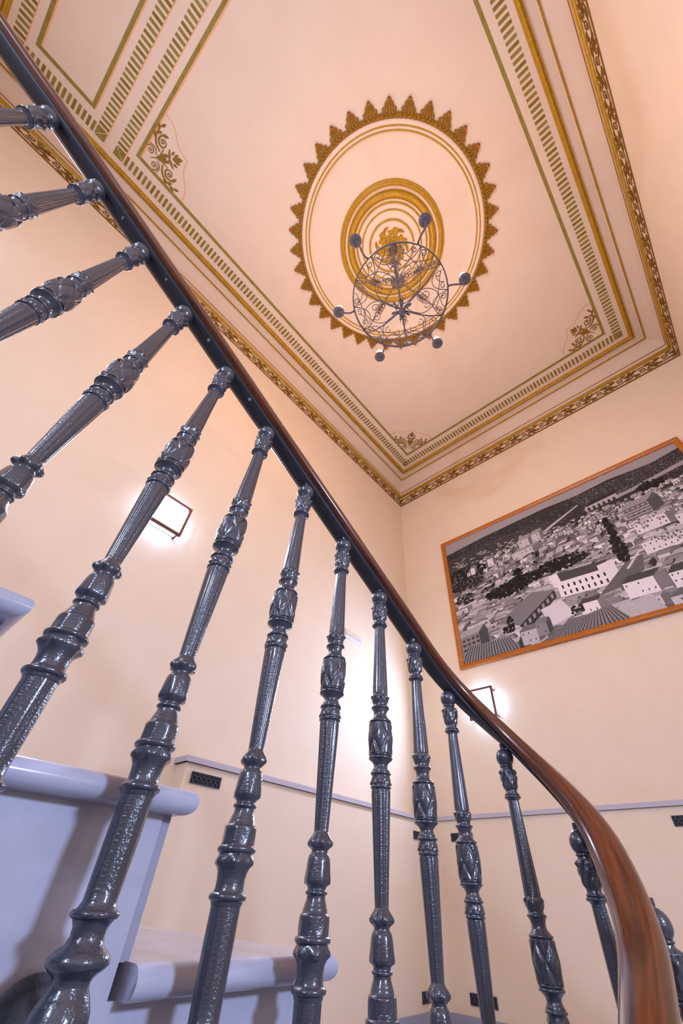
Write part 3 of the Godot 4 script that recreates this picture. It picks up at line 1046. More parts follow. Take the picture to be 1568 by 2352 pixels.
	for q in [[0.62, 0.80, 0.09, 0.10], [0.75, 0.82, 0.08, 0.11], [0.86, 0.76, 0.12, 0.14], [0.47, 0.84, 0.06, 0.07]]:
		house(im, q[0], q[1], q[2], q[3], 0.05, 0.92, 0.30)
		for j in 14:
			var x: float = q[0] + q[2] * (j / 14.0) * 1.3
			fill_poly(im, [V(x, q[1] - 0.03), V(x + 0.0015, q[1] - 0.03), V(x - 0.002, q[1] + 0.004), V(x - 0.0035, q[1] + 0.004)], grey(0.24))
	fill_poly(im, [V(0.34, 0.80), V(0.42, 0.775), V(0.45, 0.89), V(0.36, 0.92)], grey(0.86))
	house(im, 0.245, 0.90, 0.06, 0.09, 0.0, 0.75, 0.45)
	house(im, 0.305, 0.88, 0.04, 0.08, 0.0, 0.55, 0.5)
	blob(im, 0.22, 0.83, 0.010, 0.045, 40, 0.1)
	blob(im, 0.205, 0.86, 0.02, 0.02, 30, 0.12)
	blob(im, 0.46, 0.87, 0.02, 0.03, 30, 0.14)
	house(im, 0.0, 0.82, 0.085, 0.12, -0.14, 0.55, 0.66)
	for r in 3:
		for k in 4:
			fill_poly(im, [V(0.01 + k * 0.02, 0.845 + r * 0.032 - k * 0.003), V(0.022 + k * 0.02, 0.843 + r * 0.032 - k * 0.003), V(0.022 + k * 0.02, 0.858 + r * 0.032 - k * 0.003), V(0.01 + k * 0.02, 0.860 + r * 0.032 - k * 0.003)], grey(0.25))
	fill_poly(im, [V(0.58, 0.92), V(0.68, 0.90), V(0.70, 1.0), V(0.55, 1.0)], grey(0.74))
	house(im, 0.72, 0.95, 0.12, 0.1, 0.02, 0.8, 0.42)
	house(im, 0.88, 0.95, 0.14, 0.1, 0.02, 0.85, 0.5)
	tile_roof(im, V(0.03, 0.895), V(0.205, 0.905), V(0.235, 1.02), V(-0.02, 1.04), 19, 7)
	tile_roof(im, V(0.42, 0.925), V(0.56, 0.895), V(0.60, 1.0), V(0.27, 1.02), 24, 6)
	# film grain and soft blotches so that no tone lies flat
	var n := FastNoiseLite.new()
	n.seed = 4
	n.frequency = 0.11
	n.fractal_octaves = 4
	for y in H:
		for x in W:
			var g := n.get_noise_2d(x, y) * 0.10 + rng.randf_range(-0.03, 0.03)
			var c := im.get_pixel(x, y)
			var v := clampf(c.r * (1.0 + g) + g * 0.03, 0.03, 0.95)
			im.set_pixel(x, y, grey(v))
	return im

func build_picture() -> void:
	var za := -1.640
	var zb := 0.875
	var ya := 1.592
	var yb := 3.160
	var t := thing("framed_photograph", "large framed black and white aerial photograph of a town, hung on the far wall", "picture", Vector3(X_FAR, (ya + yb) / 2, (za + zb) / 2))
	var hw := (zb - za) / 2
	var hh := (yb - ya) / 2
	# frame: mitred loop, local x across the wall (z), profile rising off the wall (-x)
	var st := begin()
	var prof := [[0.0, 0.0], [0.0, 0.030], [0.008, 0.036], [0.022, 0.034], [0.036, 0.026], [0.046, 0.022], [0.048, 0.012]]
	for i in prof.size() - 1:
		var ring := []
		for k in 2:
			var d: float = prof[i + k][0]
			var x: float = -prof[i + k][1]
			ring.append([Vector3(x, -hh + d, -hw + d), Vector3(x, -hh + d, hw - d), Vector3(x, hh - d, hw - d), Vector3(x, hh - d, -hw + d)])
		for c in 4:
			var e := (c + 1) % 4
			st.set_smooth_group(c + 1)
			quad(st, ring[0][c], ring[0][e], ring[1][e], ring[1][c])
	part("frame", done(st), M.framewood, t)
	st = begin()
	st.set_smooth_group(-1)
	var w := hw - 0.046
	var h := hh - 0.046
	var p := [Vector3(-0.014, h, -w), Vector3(-0.014, h, w), Vector3(-0.014, -h, w), Vector3(-0.014, -h, -w)]
	var uv := [Vector2(0, 0), Vector2(1, 0), Vector2(1, 1), Vector2(0, 1)]
	for k in [0, 1, 2, 0, 2, 3]:
		st.set_uv(uv[k])
		st.add_vertex(p[k])
	var mat := plain(Color.WHITE, 0.45, 0.0, 0.3)
	mat.albedo_texture = ImageTexture.create_from_image(print_image())
	part("print", done(st), mat, t)
	part("backing", box_mesh(Vector3(-0.013, -h, -w), Vector3(-0.001, h, w)), M.slate, t)

# ---------------------------------------------------------------- wall lamps
func wall_lamp(at: Vector3, out: Vector3, label: String, energy: float) -> void:
	var t := thing("wall_lamp", label, "lamp", at, "square wall lamps")
	t.basis = Basis(Vector3.UP.cross(out), Vector3.UP, out)
	var w := 0.122
	var st := begin()
	var prof := [[0.0, 0.066], [0.0, 0.084], [0.003, 0.087], [0.014, 0.087], [0.017, 0.084], [0.017, 0.066]]
	for i in prof.size():
		var ring := []
		for k in 2:
			var q: Array = prof[(i + k) % prof.size()]
			ring.append([Vector3(-w + q[0], -w + q[0], q[1]), Vector3(w - q[0], -w + q[0], q[1]), Vector3(w - q[0], w - q[0], q[1]), Vector3(-w + q[0], w - q[0], q[1])])
		for c in 4:
			var e := (c + 1) % 4
			st.set_smooth_group(-1)
			quad(st, ring[0][c], ring[0][e], ring[1][e], ring[1][c])
	part("frame", done(st), M.lampwood, t)
	for sx in [-1, 1]:
		for sy in [-1, 1]:
			part("spacer", box_mesh(Vector3(sx * 0.106 - 0.006, sy * 0.106 - 0.006, 0.0), Vector3(sx * 0.106 + 0.006, sy * 0.106 + 0.006, 0.068)), M.lampwood, t)
	part("back_plate", box_mesh(Vector3(-0.10, -0.10, 0.0), Vector3(0.10, 0.10, 0.008)), M.plastic, t)
	part("glass_shade", box_mesh(Vector3(-0.099, -0.099, 0.010), Vector3(0.099, 0.099, 0.078)), M.glow, t)
	var l := AreaLight3D.new()
	l.name = "light"
	l.area_size = Vector2(0.20, 0.20)
	l.light_color = Color(0.74, 0.82, 1.0)
	l.light_energy = energy
	l.shadow_enabled = true
	l.area_range = 12.0
	l.area_attenuation = 2.0
	t.add_child(l)
	l.position = Vector3(0, 0, 0.092)
	l.rotation.y = PI

func build_lamps() -> void:
	wall_lamp(Vector3(0.533, 1.745, Z_LEFT), Vector3(0, 0, 1), "square lit wall lamp in a dark red frame on the left wall", 2.2)
	wall_lamp(Vector3(X_FAR, 1.243, -1.47), Vector3(-1, 0, 0), "square lit wall lamp below the framed photograph, half behind the handrail", 3.4)
	wall_lamp(Vector3(0.45, 0.60, Z_RIGHT), Vector3(0, 0, -1), "square lit wall lamp on the right wall behind the viewer", 3.0)
	wall_lamp(Vector3(X_NEAR, 1.75, 0.25), Vector3(1, 0, 0), "square lit wall lamp on the wall behind the viewer, over the stairwell", 7.0)
	wall_lamp(Vector3(-1.40, 2.75, Z_LEFT), Vector3(0, 0, 1), "square lit wall lamp above the upper flight on the left wall", 1.6)

# ---------------------------------------------------------------- ceiling rose
func ring_mesh(prof: Array, segs := 120) -> ArrayMesh:
	return lathe(prof, segs)

func build_rose() -> void:
	var t := thing("ceiling_rose", "round gilt plaster ceiling rose with a crown of leaf points and a leafy boss", "ceiling rose", ROSE)
	# profile entries are [drop below the ceiling, radius]; listed from outside in
	part("plate", ring_mesh([[0.0, 0.905], [0.012, 0.895], [0.030, 0.888], [0.034, 0.876], [0.034, 0.858], [0.028, 0.852], [0.030, 0.842], [0.026, 0.832], [0.024, 0.822], [0.018, 0.815], [0.006, 0.78], [0.003, 0.72], [0.006, 0.60], [0.012, 0.515], [0.012, 0.30], [0.014, 0.10], [0.014, 0.0]]), M.ceil, t)
	part("gilt_line", ring_mesh([[0.030, 0.8555], [0.0365, 0.853], [0.0365, 0.846], [0.030, 0.8435]]), M.gold, t)
	part("gilt_line", ring_mesh([[0.024, 0.8265], [0.0305, 0.824], [0.0305, 0.817], [0.020, 0.8145]]), M.gold, t)
	part("gilt_moulding", ring_mesh([[0.010, 0.513], [0.026, 0.509], [0.032, 0.502], [0.028, 0.495], [0.036, 0.490], [0.042, 0.482], [0.038, 0.474], [0.030, 0.470], [0.032, 0.464], [0.012, 0.460]]), M.gold, t)
	var tor := []
	for k in 11:
		var a := PI * k / 10.0
		tor.append([0.012 + 0.040 * sin(a), 0.404 + 0.035 * cos(a)])
	part("gilt_torus", ring_mesh(tor), M.gold, t)
	part("gilt_ring", ring_mesh([[0.012, 0.351], [0.022, 0.349], [0.026, 0.343], [0.022, 0.337], [0.012, 0.335]]), M.gold, t)
	part("gilt_ring", ring_mesh([[0.012, 0.298], [0.020, 0.296], [0.022, 0.290], [0.018, 0.285], [0.012, 0.283]]), M.gold, t)
	# rope ring
	var st := begin()
	var P := []
	for i in 181:
		var a := TAU * i / 180.0
		var row := PackedVector3Array()
		for j in 8:
			var b := TAU * j / 8.0
			var r := 0.0085 * (1.0 + 0.25 * cos(b * 2 + a * 60))
			var rr := 0.215 + r * cos(b)
			row.append(Vector3(cos(a) * rr, -0.018 + r * sin(b), sin(a) * rr))
		P.append(row)
	grid(st, P, true)
	part("rope_ring", done(st), M.gold, t)
	# ribbed foot of the crown
	st = begin()
	P = []
	for i in 1185:
		var a := TAU * i / 1184.0
		var bump := 0.5 + 0.5 * cos(a * 37 * 4)
		var row := PackedVector3Array()
		for q in [[0.888, 0.020], [0.890, 0.024 + 0.012 * bump], [0.902, 0.028 + 0.018 * bump], [0.914, 0.026 + 0.018 * bump], [0.922, 0.020 + 0.012 * bump], [0.930, 0.0]]:
			row.append(Vector3(cos(a) * q[0], -q[1], sin(a) * q[0]))
		P.append(row)
	grid(st, P, false, true)
	part("ribbed_ring", done(st), M.crown, t)
	# crown leaf: lobed, ribbed point; local x outwards, z across
	st = begin()
	P = []
	var nu := 20
	var nv := 22
	for i in nv + 1:
		var v := float(i) / nv
		var half := 0.078 * pow(1.0 - v, 0.80) * (1.0 + 0.15 * sin(v * PI * 6.4 + 0.4)) + 0.002
		if v > 0.82:
			half = 0.018 * sqrt(maxf(0.0, 1.0 - pow((v - 0.82) / 0.18, 2.0))) + 0.0006
		var row := PackedVector3Array()
		for j in nu + 1:
			var u := 2.0 * j / nu - 1.0
			var dome := sqrt(maxf(0.0, 1.0 - u * u))
			var rib := absf(cos(u * PI * 2.5))
			var high := dome * (0.024 + 0.022 * (1.0 - v)) * (0.45 + 0.55 * rib) + 0.012 * exp(-pow((v - 0.86) * 9.0, 2.0)) * dome
			row.append(Vector3(0.912 + 0.107 * v, -high, half * u))
		P.append(row)
	grid(st, P, false, true)
	var leaf := done(st)
	st = begin()
	P = []
	for i in 9:
		var v := i / 8.0
		var row := PackedVector3Array()
		for j in 7:
			var u := j / 3.0 - 1.0
			row.append(Vector3(0.985 + 0.028 * v, -(0.040 * sqrt(maxf(0.0, 1 - u * u)) * sin(PI * clampf(v * 0.9 + 0.05, 0, 1))) - 0.008, 0.0105 * u * sqrt(maxf(0.02, sin(PI * v)))))
		P.append(row)
	grid(st, P, false, true)
	var tip := done(st)
	for k in 37:
		var a := deg_to_rad(144.8 + 360.0 / 37.0 * k)
		var lf := part("crown_leaf", leaf, M.crown, t, Transform3D(Basis(Vector3.UP, -a), Vector3.ZERO))
		part("leaf_tip", tip, M.orange, lf)
	# acanthus leaves whirling round the boss
	for layer in 1:
		st = begin()
		P = []
		var reach := 0.150 if layer == 0 else 0.085
		for i in 29:
			var v := i / 28.0
			var ang := -1.05 * v * v
			var rad := 0.030 + reach * v * (1.0 - 0.12 * v)
			var c := Vector2.from_angle(ang) * rad
			var dir := Vector2.from_angle(ang - 1.25 * v)
			var side := Vector2(-dir.y, dir.x)
			var half := (0.036 if layer == 0 else 0.022) * sin(PI * pow(v, 0.85) * 0.95 + 0.08) * (1.0 + 0.32 * sin(v * PI * 9.0)) + 0.002
			var row := PackedVector3Array()
			for j in 13:
				var u := j / 6.0 - 1.0
				var high := 0.016 + 0.016 * layer + 0.030 * sqrt(maxf(0.0, 1.0 - u * u)) * (0.35 + 0.65 * minf(1.0, absf(u) * 2.2)) * (1.0 - 0.4 * v)
				if j == 0 or j == 12:
					high = 0.012
				row.append(Vector3(c.x + side.x * half * u, -high, c.y + side.y * half * u))
			P.append(row)
		grid(st, P, false, true)
		var ac := done(st)
		for k in 6:
			part("acanthus_leaf", ac, M.gold, t, Transform3D(Basis(Vector3.UP, TAU * k / 6.0 + 0.4), Vector3.ZERO))
	part("boss", lathe([[0.014, 0.044, 8, 0.05], [0.044, 0.044, 8, 0.10], [0.054, 0.038, 8, 0.12], [0.056, 0.030, 8, 0.06], [0.050, 0.026], [0.062, 0.020], [0.068, 0.010], [0.070, 0.0]], 48), M.gold, t)

# ---------------------------------------------------------------- chandelier
func ring_pts(r: float, y: float, n := 72) -> PackedVector3Array:
	var out := PackedVector3Array()
	for i in n + 1:
		out.append(Vector3(cos(TAU * i / n) * r, y, sin(TAU * i / n) * r))
	return out

func scroll3(st: SurfaceTool, pts2: PackedVector2Array, f: Transform3D, r: float, segs := 5) -> void:
	var out := PackedVector3Array()
	for p in pts2:
		out.append(f * Vector3(p.x, p.y, 0))
	tube(st, out, r, r * 0.75, segs)

func build_chandelier() -> void:
	var yr := 3.03
	var R := 0.332
	var t := thing("chandelier", "wrought-iron chandelier with a scrollwork basket and six candle arms under the ceiling rose", "chandelier", CHAND)
	var st := begin()
	# rod, canopy
	tube(st, PackedVector3Array([Vector3(0, 4.60, 0), Vector3(0, 4.0, 0), Vector3(0, 3.4, 0), Vector3(0, 2.80, 0)]), 0.0065, -1, 8)
	part("rod", done(st), M.forged, t)
	part("canopy", lathe([[-4.600, 0.030], [-4.585, 0.042], [-4.56, 0.036], [-4.54, 0.014], [-4.52, 0.009]], 32), M.forged, t)
	# hoop
	st = begin()
	var P := []
	for i in 97:
		var a := TAU * i / 96.0
		var row := PackedVector3Array()
		for q in [[R - 0.004, -0.014], [R + 0.004, -0.014], [R + 0.004, 0.014], [R - 0.004, 0.014]]:
			row.append(Vector3(cos(a) * q[0], yr + q[1], sin(a) * q[0]))
		P.append(row)
	grid(st, P, true, true)
	part("hoop", done(st), M.forged, t)
	# scroll border just inside the hoop, on the slope of the basket
	for k in 12:
		var a := TAU * (k + 0.5) / 12.0
		var f := Transform3D(Basis(Vector3(-sin(a), 0, cos(a)), Vector3(cos(a), 0.25, sin(a)).normalized(), Vector3.UP), Vector3(cos(a) * (R - 0.045), yr - 0.004, sin(a) * (R - 0.045)))
		st = begin()
		var m := 1.0 if k % 2 == 0 else -1.0
		var s1 := spiral(Vector2(-0.045 * m, 0.012), 0.004, 0.022, 0.5, 6.5 * m, 16)
		s1.append_array(bez(s1[s1.size() - 1], s1[s1.size() - 1] + Vector2(0.01 * m, -0.03), Vector2(0.02 * m, -0.035), Vector2(0.05 * m, -0.01), 10))
		scroll3(st, s1, f, 0.0034)
		scroll3(st, spiral(Vector2(0.042 * m, 0.004), 0.022, 0.004, -PI / 2 - 0.2, -6.5 * m, 16), f, 0.0032)
		scroll3(st, bez(Vector2(-0.085, 0.035), Vector2(-0.03, -0.085), Vector2(0.03, -0.085), Vector2(0.085, 0.035), 14), f, 0.0034)
		part("border_scroll", done(st), M.forged, t)
	# ribs and heart scrolls of the basket, from the lower boss to the hoop
	for k in 6:
		var a := deg_to_rad(34.0 + 60.0 * k)
		var out := Vector3(cos(a), 0, sin(a))
		st = begin()
		tube(st, bez3(Vector3(0, 2.80, 0) + out * 0.02, Vector3(0, 2.79, 0) + out * 0.13, Vector3(0, 2.86, 0) + out * 0.25, Vector3(0, yr - 0.01, 0) + out * R, 14), 0.0048, 0.0042, 6)
		part("rib", done(st), M.forged, t)
		var b := a + TAU / 12.0
		var dir := Vector3(cos(b), 0, sin(b))
		var side := Vector3(-sin(b), 0, cos(b))
		st = begin()
		for m in [-1.0, 1.0]:
			tube(st, bez3(Vector3(0, 2.815, 0) + dir * 0.03, Vector3(0, 2.83, 0) + dir * 0.11 + side * 0.10 * m, Vector3(0, 2.87, 0) + dir * 0.20 + side * 0.09 * m, Vector3(0, 2.93, 0) + dir * 0.26, 16), 0.0030, 0.0026, 5)
			var f := Transform3D(Basis(dir, side * m, Vector3.UP), Vector3(0, 2.87, 0) + dir * 0.175 + side * 0.028 * m)
			scroll3(st, spiral(Vector2.ZERO, 0.026, 0.005, 2.8, -7.0, 18), f, 0.0026)
			tube(st, bez3(Vector3(0, 2.92, 0) + dir * 0.25, Vector3(0, 2.95, 0) + dir * 0.28 + side * 0.05 * m, Vector3(0, 2.98, 0) + dir * 0.27 + side * 0.10 * m, Vector3(0, yr - 0.02, 0) + dir * 0.30 + side * 0.115 * m, 12), 0.0030, 0.0026, 5)
		part("heart_scroll", done(st), M.forged, t)
	# lower boss: six curled petals and a drop
	st = begin()
	for k in 6:
		var a := TAU * k / 6.0 + 0.3
		var f := Transform3D(Basis(Vector3(cos(a), 0, sin(a)), Vector3.UP, Vector3(-sin(a), 0, cos(a))), Vector3(0, 2.80, 0))
		var s1 := bez(Vector2(0.0, 0.0), Vector2(0.03, -0.022), Vector2(0.06, -0.012), Vector2(0.068, 0.012), 8)
		s1.append_array(spiral(Vector2(0.056, 0.012), 0.012, 0.003, 0.0, 5.0, 10))
		scroll3(st, s1, f, 0.0058, 6)
	part("lower_boss", done(st), M.forged, t)
	part("drop", lathe([[-2.80, 0.012], [-2.785, 0.018], [-2.775, 0.011], [-2.765, 0.009], [-2.755, 0.014], [-2.745, 0.011], [-2.735, 0.0]], 20), M.forged, t)
	# upper flower where the six chains meet, and the crown above it
	st = begin()
	for k in 26:
		var a := TAU * k / 13.0
		var out := Vector3(cos(a), 0, sin(a))
		var low := -0.02 if k < 13 else 0.02
		tube(st, bez3(Vector3(0, 3.45, 0), Vector3(0, 3.43 + low, 0) + out * 0.03, Vector3(0, 3.45 + low, 0) + out * 0.05, Vector3(0, 3.475 + low, 0) + out * 0.056, 5), 0.007, 0.004, 5)
	part("hub_flower", done(st), M.forged, t)
	st = begin()
	for k in 6:
		var a := TAU * k / 6.0 + 0.2
		var f := Transform3D(Basis(Vector3(cos(a), 0, sin(a)), Vector3.UP, Vector3(-sin(a), 0, cos(a))), Vector3.ZERO)
		var s1 := bez(Vector2(0.01, 3.62), Vector2(0.10, 3.62), Vector2(0.16, 3.72), Vector2(0.10, 3.80), 10)
		s1.append_array(spiral(Vector2(0.075, 3.79), 0.026, 0.006, 0.4, 6.0, 12))
		scroll3(st, s1, f, 0.0034)
		scroll3(st, bez(Vector2(0.008, 3.98), Vector2(0.05, 3.96), Vector2(0.06, 3.90), Vector2(0.035, 3.89), 8), f, 0.005)
	part("crown_scrolls", done(st), M.forged, t)
	for k in 6:
		var a := deg_to_rad(4.0 + 60.0 * k)
		var out := Vector3(cos(a), 0, sin(a))
		var side := Vector3(-sin(a), 0, cos(a))
		# chain with a leafy rosette
		var ca := a + TAU / 12.0      # the chains hang between the arms
		var cout := Vector3(cos(ca), 0, sin(ca))
		var cside := Vector3(-sin(ca), 0, cos(ca))
		var from := Vector3(0, 3.45, 0) + cout * 0.03
		var to := Vector3(0, yr + 0.012, 0) + cout * (R - 0.006)
		st = begin()
		var n := 13
		var along := (to - from).normalized()
		var lay := along.cross(cside)
		for q in n:
			var c := from.lerp(to, (q + 0.5) / n)
			var len_ := from.distance_to(to) / n * 0.62
			var across := cside if q % 2 == 0 else lay
			var pts := PackedVector3Array()
			for j in 11:
				var b := TAU * j / 10.0
				pts.append(c + along * cos(b) * len_ + across * sin(b) * 0.010)
			tube(st, pts, 0.0026, -1, 5)
		var ch := part("chain", done(st), M.forged, t)
		st = begin()
		var mid := from.lerp(to, 0.52)
		for q in 24:
			var b := TAU * q / 8.0 + q * 0.11
			var o2 := cside * cos(b) + lay * sin(b)
			var base := mid + along * (-0.05 + 0.004 * q)
			tube(st, bez3(base, base + o2 * 0.022, base + o2 * 0.034 + along * 0.014, base + o2 * 0.026 + along * 0.028, 6), 0.0036, 0.002, 5)
		part("rosette", done(st), M.forged, ch)
		# arm, drip pan, candle tube and bulb
		var tip := Vector3(0, yr + 0.045, 0) + out * 0.455
		st = begin()
		tube(st, bez3(Vector3(0, yr, 0) + out * R, Vector3(0, yr - 0.03, 0) + out * (R + 0.05) + side * 0.02, Vector3(0, yr - 0.01, 0) + out * 0.44 - side * 0.03, tip, 14), 0.0065, 0.006, 7)
		part("arm", done(st), M.forged, t)
		var pan := part("drip_pan", lathe([[0.0, 0.006], [0.004, 0.020], [0.0, 0.030, 16, 0.02], [-0.007, 0.040, 16, 0.05], [-0.009, 0.041, 16, 0.05], [-0.003, 0.030], [0.0, 0.014], [-0.004, 0.0]], 64), M.forged, t, Transform3D(Basis(), tip))
		part("candle_tube", lathe([[-0.055, 0.011], [-0.050, 0.013], [0.0, 0.013]], 16), M.cream, t, Transform3D(Basis(), tip))
		part("bulb", lathe([[-0.112, 0.0], [-0.109, 0.012], [-0.100, 0.021], [-0.088, 0.025], [-0.076, 0.023], [-0.062, 0.014], [-0.053, 0.010], [-0.053, 0.0]], 20), M.bulb, t, Transform3D(Basis(), tip))
		var l := OmniLight3D.new()
		l.name = "light"
		l.light_color = Color(1.0, 0.78, 0.54)
		l.light_energy = 0.20
		l.light_size = 0.02
		l.omni_range = 12.0
		l.omni_attenuation = 2.0
		l.shadow_enabled = true
		t.add_child(l, true)
		l.position = tip + Vector3(0, 0.085, 0)

# ---------------------------------------------------------------- painted corner ornaments
func build_corner_ornaments() -> void:
	var st := begin()
	var hi := 0.004
	# s across the diagonal, t along it, away from the corner
	for m in [-1.0, 1.0]:
		var f := Transform3D(Basis.from_scale(Vector3(m, 1, 1)), Vector3.ZERO)
		# small curls next to the corner
		stroke(st, spiral(Vector2(0.052, 0.105), 0.034, 0.008, -0.6, 8.2, 24), 0.008, 0.004, hi, f)
		stroke(st, bez(Vector2(0.020, 0.145), Vector2(0.05, 0.160), Vector2(0.085, 0.150), Vector2(0.098, 0.110), 10), 0.005, 0.004, hi, f, 0.004)
		leaf(st, Vector2(0.048, 0.100), 1.4, 0.022, 0.014, hi, f)
		# long outer sprays hugging the painted lines
		stroke(st, bez(Vector2(0.045, 0.185), Vector2(0.105, 0.145), Vector2(0.165, 0.170), Vector2(0.225, 0.265), 20), 0.012, 0.004, hi, f, 0.006)
		for q in [[0.135, 0.170, 0.15, 0.05, 0.026], [0.165, 0.195, 1.4, 0.045, 0.024], [0.185, 0.215, 0.35, 0.05, 0.026], [0.205, 0.245, 1.2, 0.045, 0.022]]:
			leaf(st, Vector2(q[0], q[1]), q[2], q[3], q[4], hi, f)
		# inner scrolls
		stroke(st, spiral(Vector2(0.105, 0.228), 0.036, 0.007, -1.8, -8.0, 24), 0.009, 0.004, hi, f)
		stroke(st, bez(Vector2(0.072, 0.21), Vector2(0.10, 0.17), Vector2(0.165, 0.20), Vector2(0.150, 0.270), 14), 0.010, 0.005, hi, f, 0.007)
		leaf(st, Vector2(0.155, 0.235), 1.9, 0.055, 0.028, hi, f)
		stroke(st, spiral(Vector2(0.105, 0.228), 0.012, 0.003, 0, 6.0, 10), 0.007, 0.004, hi, f)
		stroke(st, bez(Vector2(0.012, 0.175), Vector2(0.05, 0.20), Vector2(0.05, 0.235), Vector2(0.078, 0.215), 8), 0.008, 0.005, hi, f)
		# berries and side leaves
		for q in [[0.022, 0.235], [0.030, 0.265], [0.012, 0.258]]:
			var c := PackedVector2Array()
			for j in 10:
				c.append(Vector2(q[0], q[1]) + Vector2.from_angle(TAU * j / 10.0) * 0.011)
			plate(st, c, 0.007, f)
		leaf(st, Vector2(0.030, 0.285), 0.9, 0.040, 0.022, hi, f)
		leaf(st, Vector2(0.036, 0.262), 0.45, 0.036, 0.018, hi, f)
		leaf(st, Vector2(0.016, 0.305), 1.15, 0.045, 0.022, hi, f)
	# vase and pointed top leaf
	plate(st, PackedVector2Array([Vector2(-0.012, 0.15), Vector2(0.012, 0.15), Vector2(0.020, 0.175), Vector2(0.034, 0.215), Vector2(0.018, 0.228), Vector2(-0.018, 0.228), Vector2(-0.034, 0.215), Vector2(-0.020, 0.175)]), 0.006)
	leaf(st, Vector2(0, 0.285), PI / 2, 0.088, 0.048, 0.006)
	stroke(st, PackedVector2Array([Vector2(0, 0.09), Vector2(0, 0.12), Vector2(0, 0.155)]), 0.004, 0.008, hi)
	var mesh := done(st)
	st = begin()
	for m in [-1.0, 1.0]:
		var f := Transform3D(Basis.from_scale(Vector3(m, 1, 1)), Vector3.ZERO)
		var w := bez(Vector2(0.0, 0.419), Vector2(0.06, 0.350), Vector2(0.12, 0.355), Vector2(0.170, 0.355), 12)
		w.append_array(bez(Vector2(0.170, 0.355), Vector2(0.21, 0.352), Vector2(0.25, 0.345), Vector2(0.286, 0.295), 10))
		stroke(st, w, 0.006, 0.006, 0.0025, f)
	var outline := done(st)
	var d := 0.4791
	var places := [
		[Vector3(-1.2137, Y_CEIL, Z_LEFT + d), Vector2(1, 1), "gilt scroll and flower ornament in the ceiling panel corner nearest the handrail"],
		[Vector3(X_FAR - d, Y_CEIL, Z_LEFT + d), Vector2(-1, 1), "gilt scroll and flower ornament in the ceiling panel corner above the far wall corner"],
		[Vector3(X_FAR - d, Y_CEIL, Z_RIGHT - d), Vector2(-1, -1), "gilt scroll and flower ornament in the right-hand ceiling panel corner beside the cornice"]]
	for p in places:
		var t := thing("corner_ornament", p[2], "ornament", p[0], "gilt ornaments in the ceiling corners")
		var along := Vector3(p[1].x, 0, p[1].y).normalized()
		var down := Vector3.DOWN
		var across := along.cross(down)
		t.basis = Basis(across, along, down)
		part("scrollwork", mesh, M.brown2, t)
		part("outline", outline, M.blush, t)

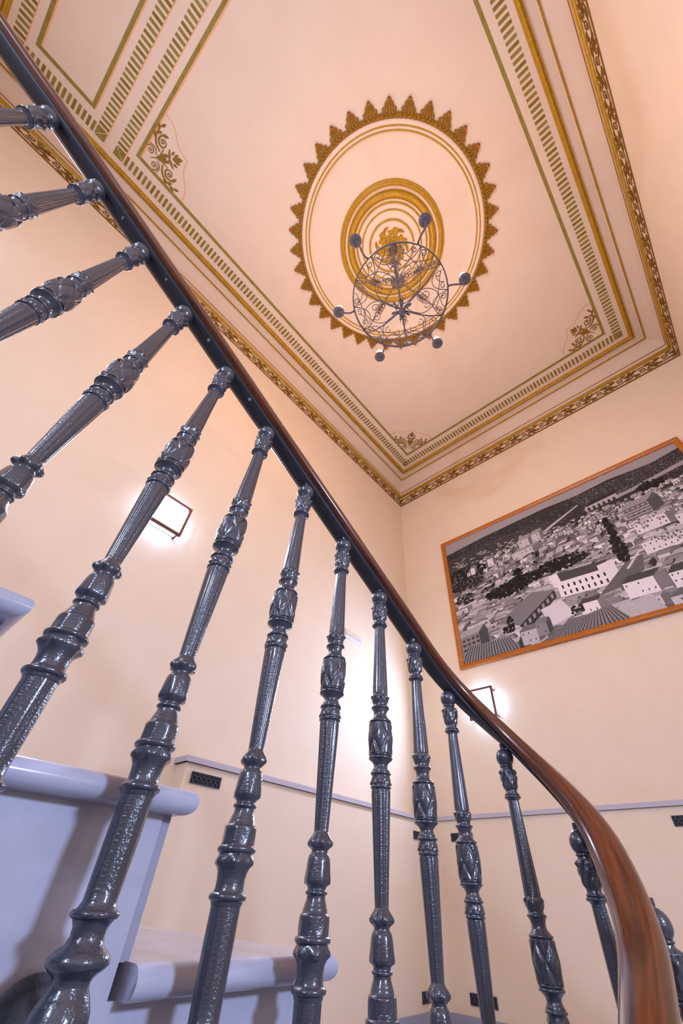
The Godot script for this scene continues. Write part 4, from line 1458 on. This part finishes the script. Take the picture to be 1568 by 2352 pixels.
# ---------------------------------------------------------------- vents and the small light
func build_vents() -> void:
	var w := 0.088
	var h := 0.0245
	var st := begin()
	box(st, Vector3(-w, h - 0.004, 0), Vector3(w, h, 0.006))
	box(st, Vector3(-w, -h, 0), Vector3(w, -h + 0.004, 0.006))
	box(st, Vector3(-w, -h, 0), Vector3(-w + 0.004, h, 0.006))
	box(st, Vector3(w - 0.004, -h, 0), Vector3(w, h, 0.006))
	var frame := done(st)
	st = begin()
	for k in 6:
		var cx := -0.070 + 0.028 * k
		for m in [-1.0, 1.0]:
			stroke(st, PackedVector2Array([Vector2(cx - 0.014, 0.0), Vector2(cx - 0.006, 0.006 * m), Vector2(cx, h * m)]), 0.0036, 0.0030, 0.0045)
			stroke(st, PackedVector2Array([Vector2(cx + 0.014, 0.0), Vector2(cx + 0.006, 0.006 * m), Vector2(cx, h * m)]), 0.0036, 0.0030, 0.0045)
			stroke(st, PackedVector2Array([Vector2(cx - 0.006, 0.006 * m), Vector2(cx, 0.010 * m), Vector2(cx + 0.006, 0.006 * m)]), 0.0034, 0.0034, 0.0045)
			stroke(st, PackedVector2Array([Vector2(cx + 0.014, 0.0), Vector2(cx + 0.014, h * 0.6 * m), Vector2(cx + 0.008, h * m)]), 0.0030, 0.0030, 0.0045)
	var lattice := done(st)
	var screw := lathe([[0.0, 0.003], [-0.0012, 0.0024], [-0.0016, 0.0]], 10)
	var zl := Z_LEFT + 0.10
	var xf := X_FAR - 0.10
	var list := [
		[Vector3(1.283, 0.400, zl), Vector3(0, 0, 1), "dark pierced vent grille highest on the left wall, below the ledge's end"],
		[Vector3(3.225, 0.362, zl), Vector3(0, 0, 1), "small dark vent grille under the ledge, just left of the far corner"],
		[Vector3(xf, 0.356, -1.795), Vector3(-1, 0, 0), "small dark vent grille under the ledge, just right of the far corner"],
		[Vector3(xf, 0.389, -0.345), Vector3(-1, 0, 0), "dark vent grille under the ledge at the right picture edge"],
		[Vector3(3.228, -0.412, zl), Vector3(0, 0, 1), "dark vent grille low on the left wall near the skirting"],
		[Vector3(xf, -0.402, -1.780), Vector3(-1, 0, 0), "dark vent grille low on the far wall, crossed by a baluster"]]
	for v in list:
		var t := thing("vent_grille", v[2], "vent", v[0], "pierced vent grilles in the false wall")
		t.basis = Basis(Vector3.UP.cross(v[1]), Vector3.UP, v[1])
		part("back_plate", box_mesh(Vector3(-w + 0.001, -h + 0.001, -0.002), Vector3(w - 0.001, h - 0.001, 0.001)), M.pit, t)
		part("frame", frame, M.slate, t)
		part("lattice", lattice, M.slate, t, Transform3D(Basis(), Vector3(0, 0, 0.001)))
		for sx in [-1, 1]:
			for sy in [-1, 1]:
				part("screw", screw, M.pit, t, Transform3D(Basis(Vector3(1, 0, 0), PI / 2), Vector3(sx * (w - 0.006), sy * (h - 0.006), 0.005)))

func build_emergency_light() -> void:
	var t := thing("emergency_light", "small white emergency light with two amber dots high on the left wall", "emergency light", Vector3(2.455, 1.70, Z_LEFT))
	var st := begin()
	var prof := [[0.0, 0.0], [0.0, 0.016], [0.006, 0.021], [0.012, 0.022]]
	for i in prof.size() - 1:
		var ring := []
		for k in 2:
			var d: float = prof[i + k][0]
			var z: float = prof[i + k][1]
			ring.append([Vector3(-0.115 + d, -0.037 + d, z), Vector3(0.115 - d, -0.037 + d, z), Vector3(0.115 - d, 0.037 - d, z), Vector3(-0.115 + d, 0.037 - d, z)])
		for c in 4:
			var e := (c + 1) % 4
			st.set_smooth_group(-1)
			quad(st, ring[0][c], ring[0][e], ring[1][e], ring[1][c])
	quad(st, Vector3(-0.103, -0.025, 0.022), Vector3(0.103, -0.025, 0.022), Vector3(0.103, 0.025, 0.022), Vector3(-0.103, 0.025, 0.022))
	part("housing", done(st), M.plastic, t)
	part("diffuser", box_mesh(Vector3(-0.100, -0.022, 0.020), Vector3(0.100, 0.006, 0.0245)), M.greystone2, t)
	for x in [-0.068, 0.020]:
		part("indicator", lathe([[0.0, 0.012], [-0.004, 0.0105], [-0.007, 0.005], [-0.0075, 0.0]], 16), M.amber, t, Transform3D(Basis(Vector3(1, 0, 0), PI / 2), Vector3(x, 0.017, 0.0215)))
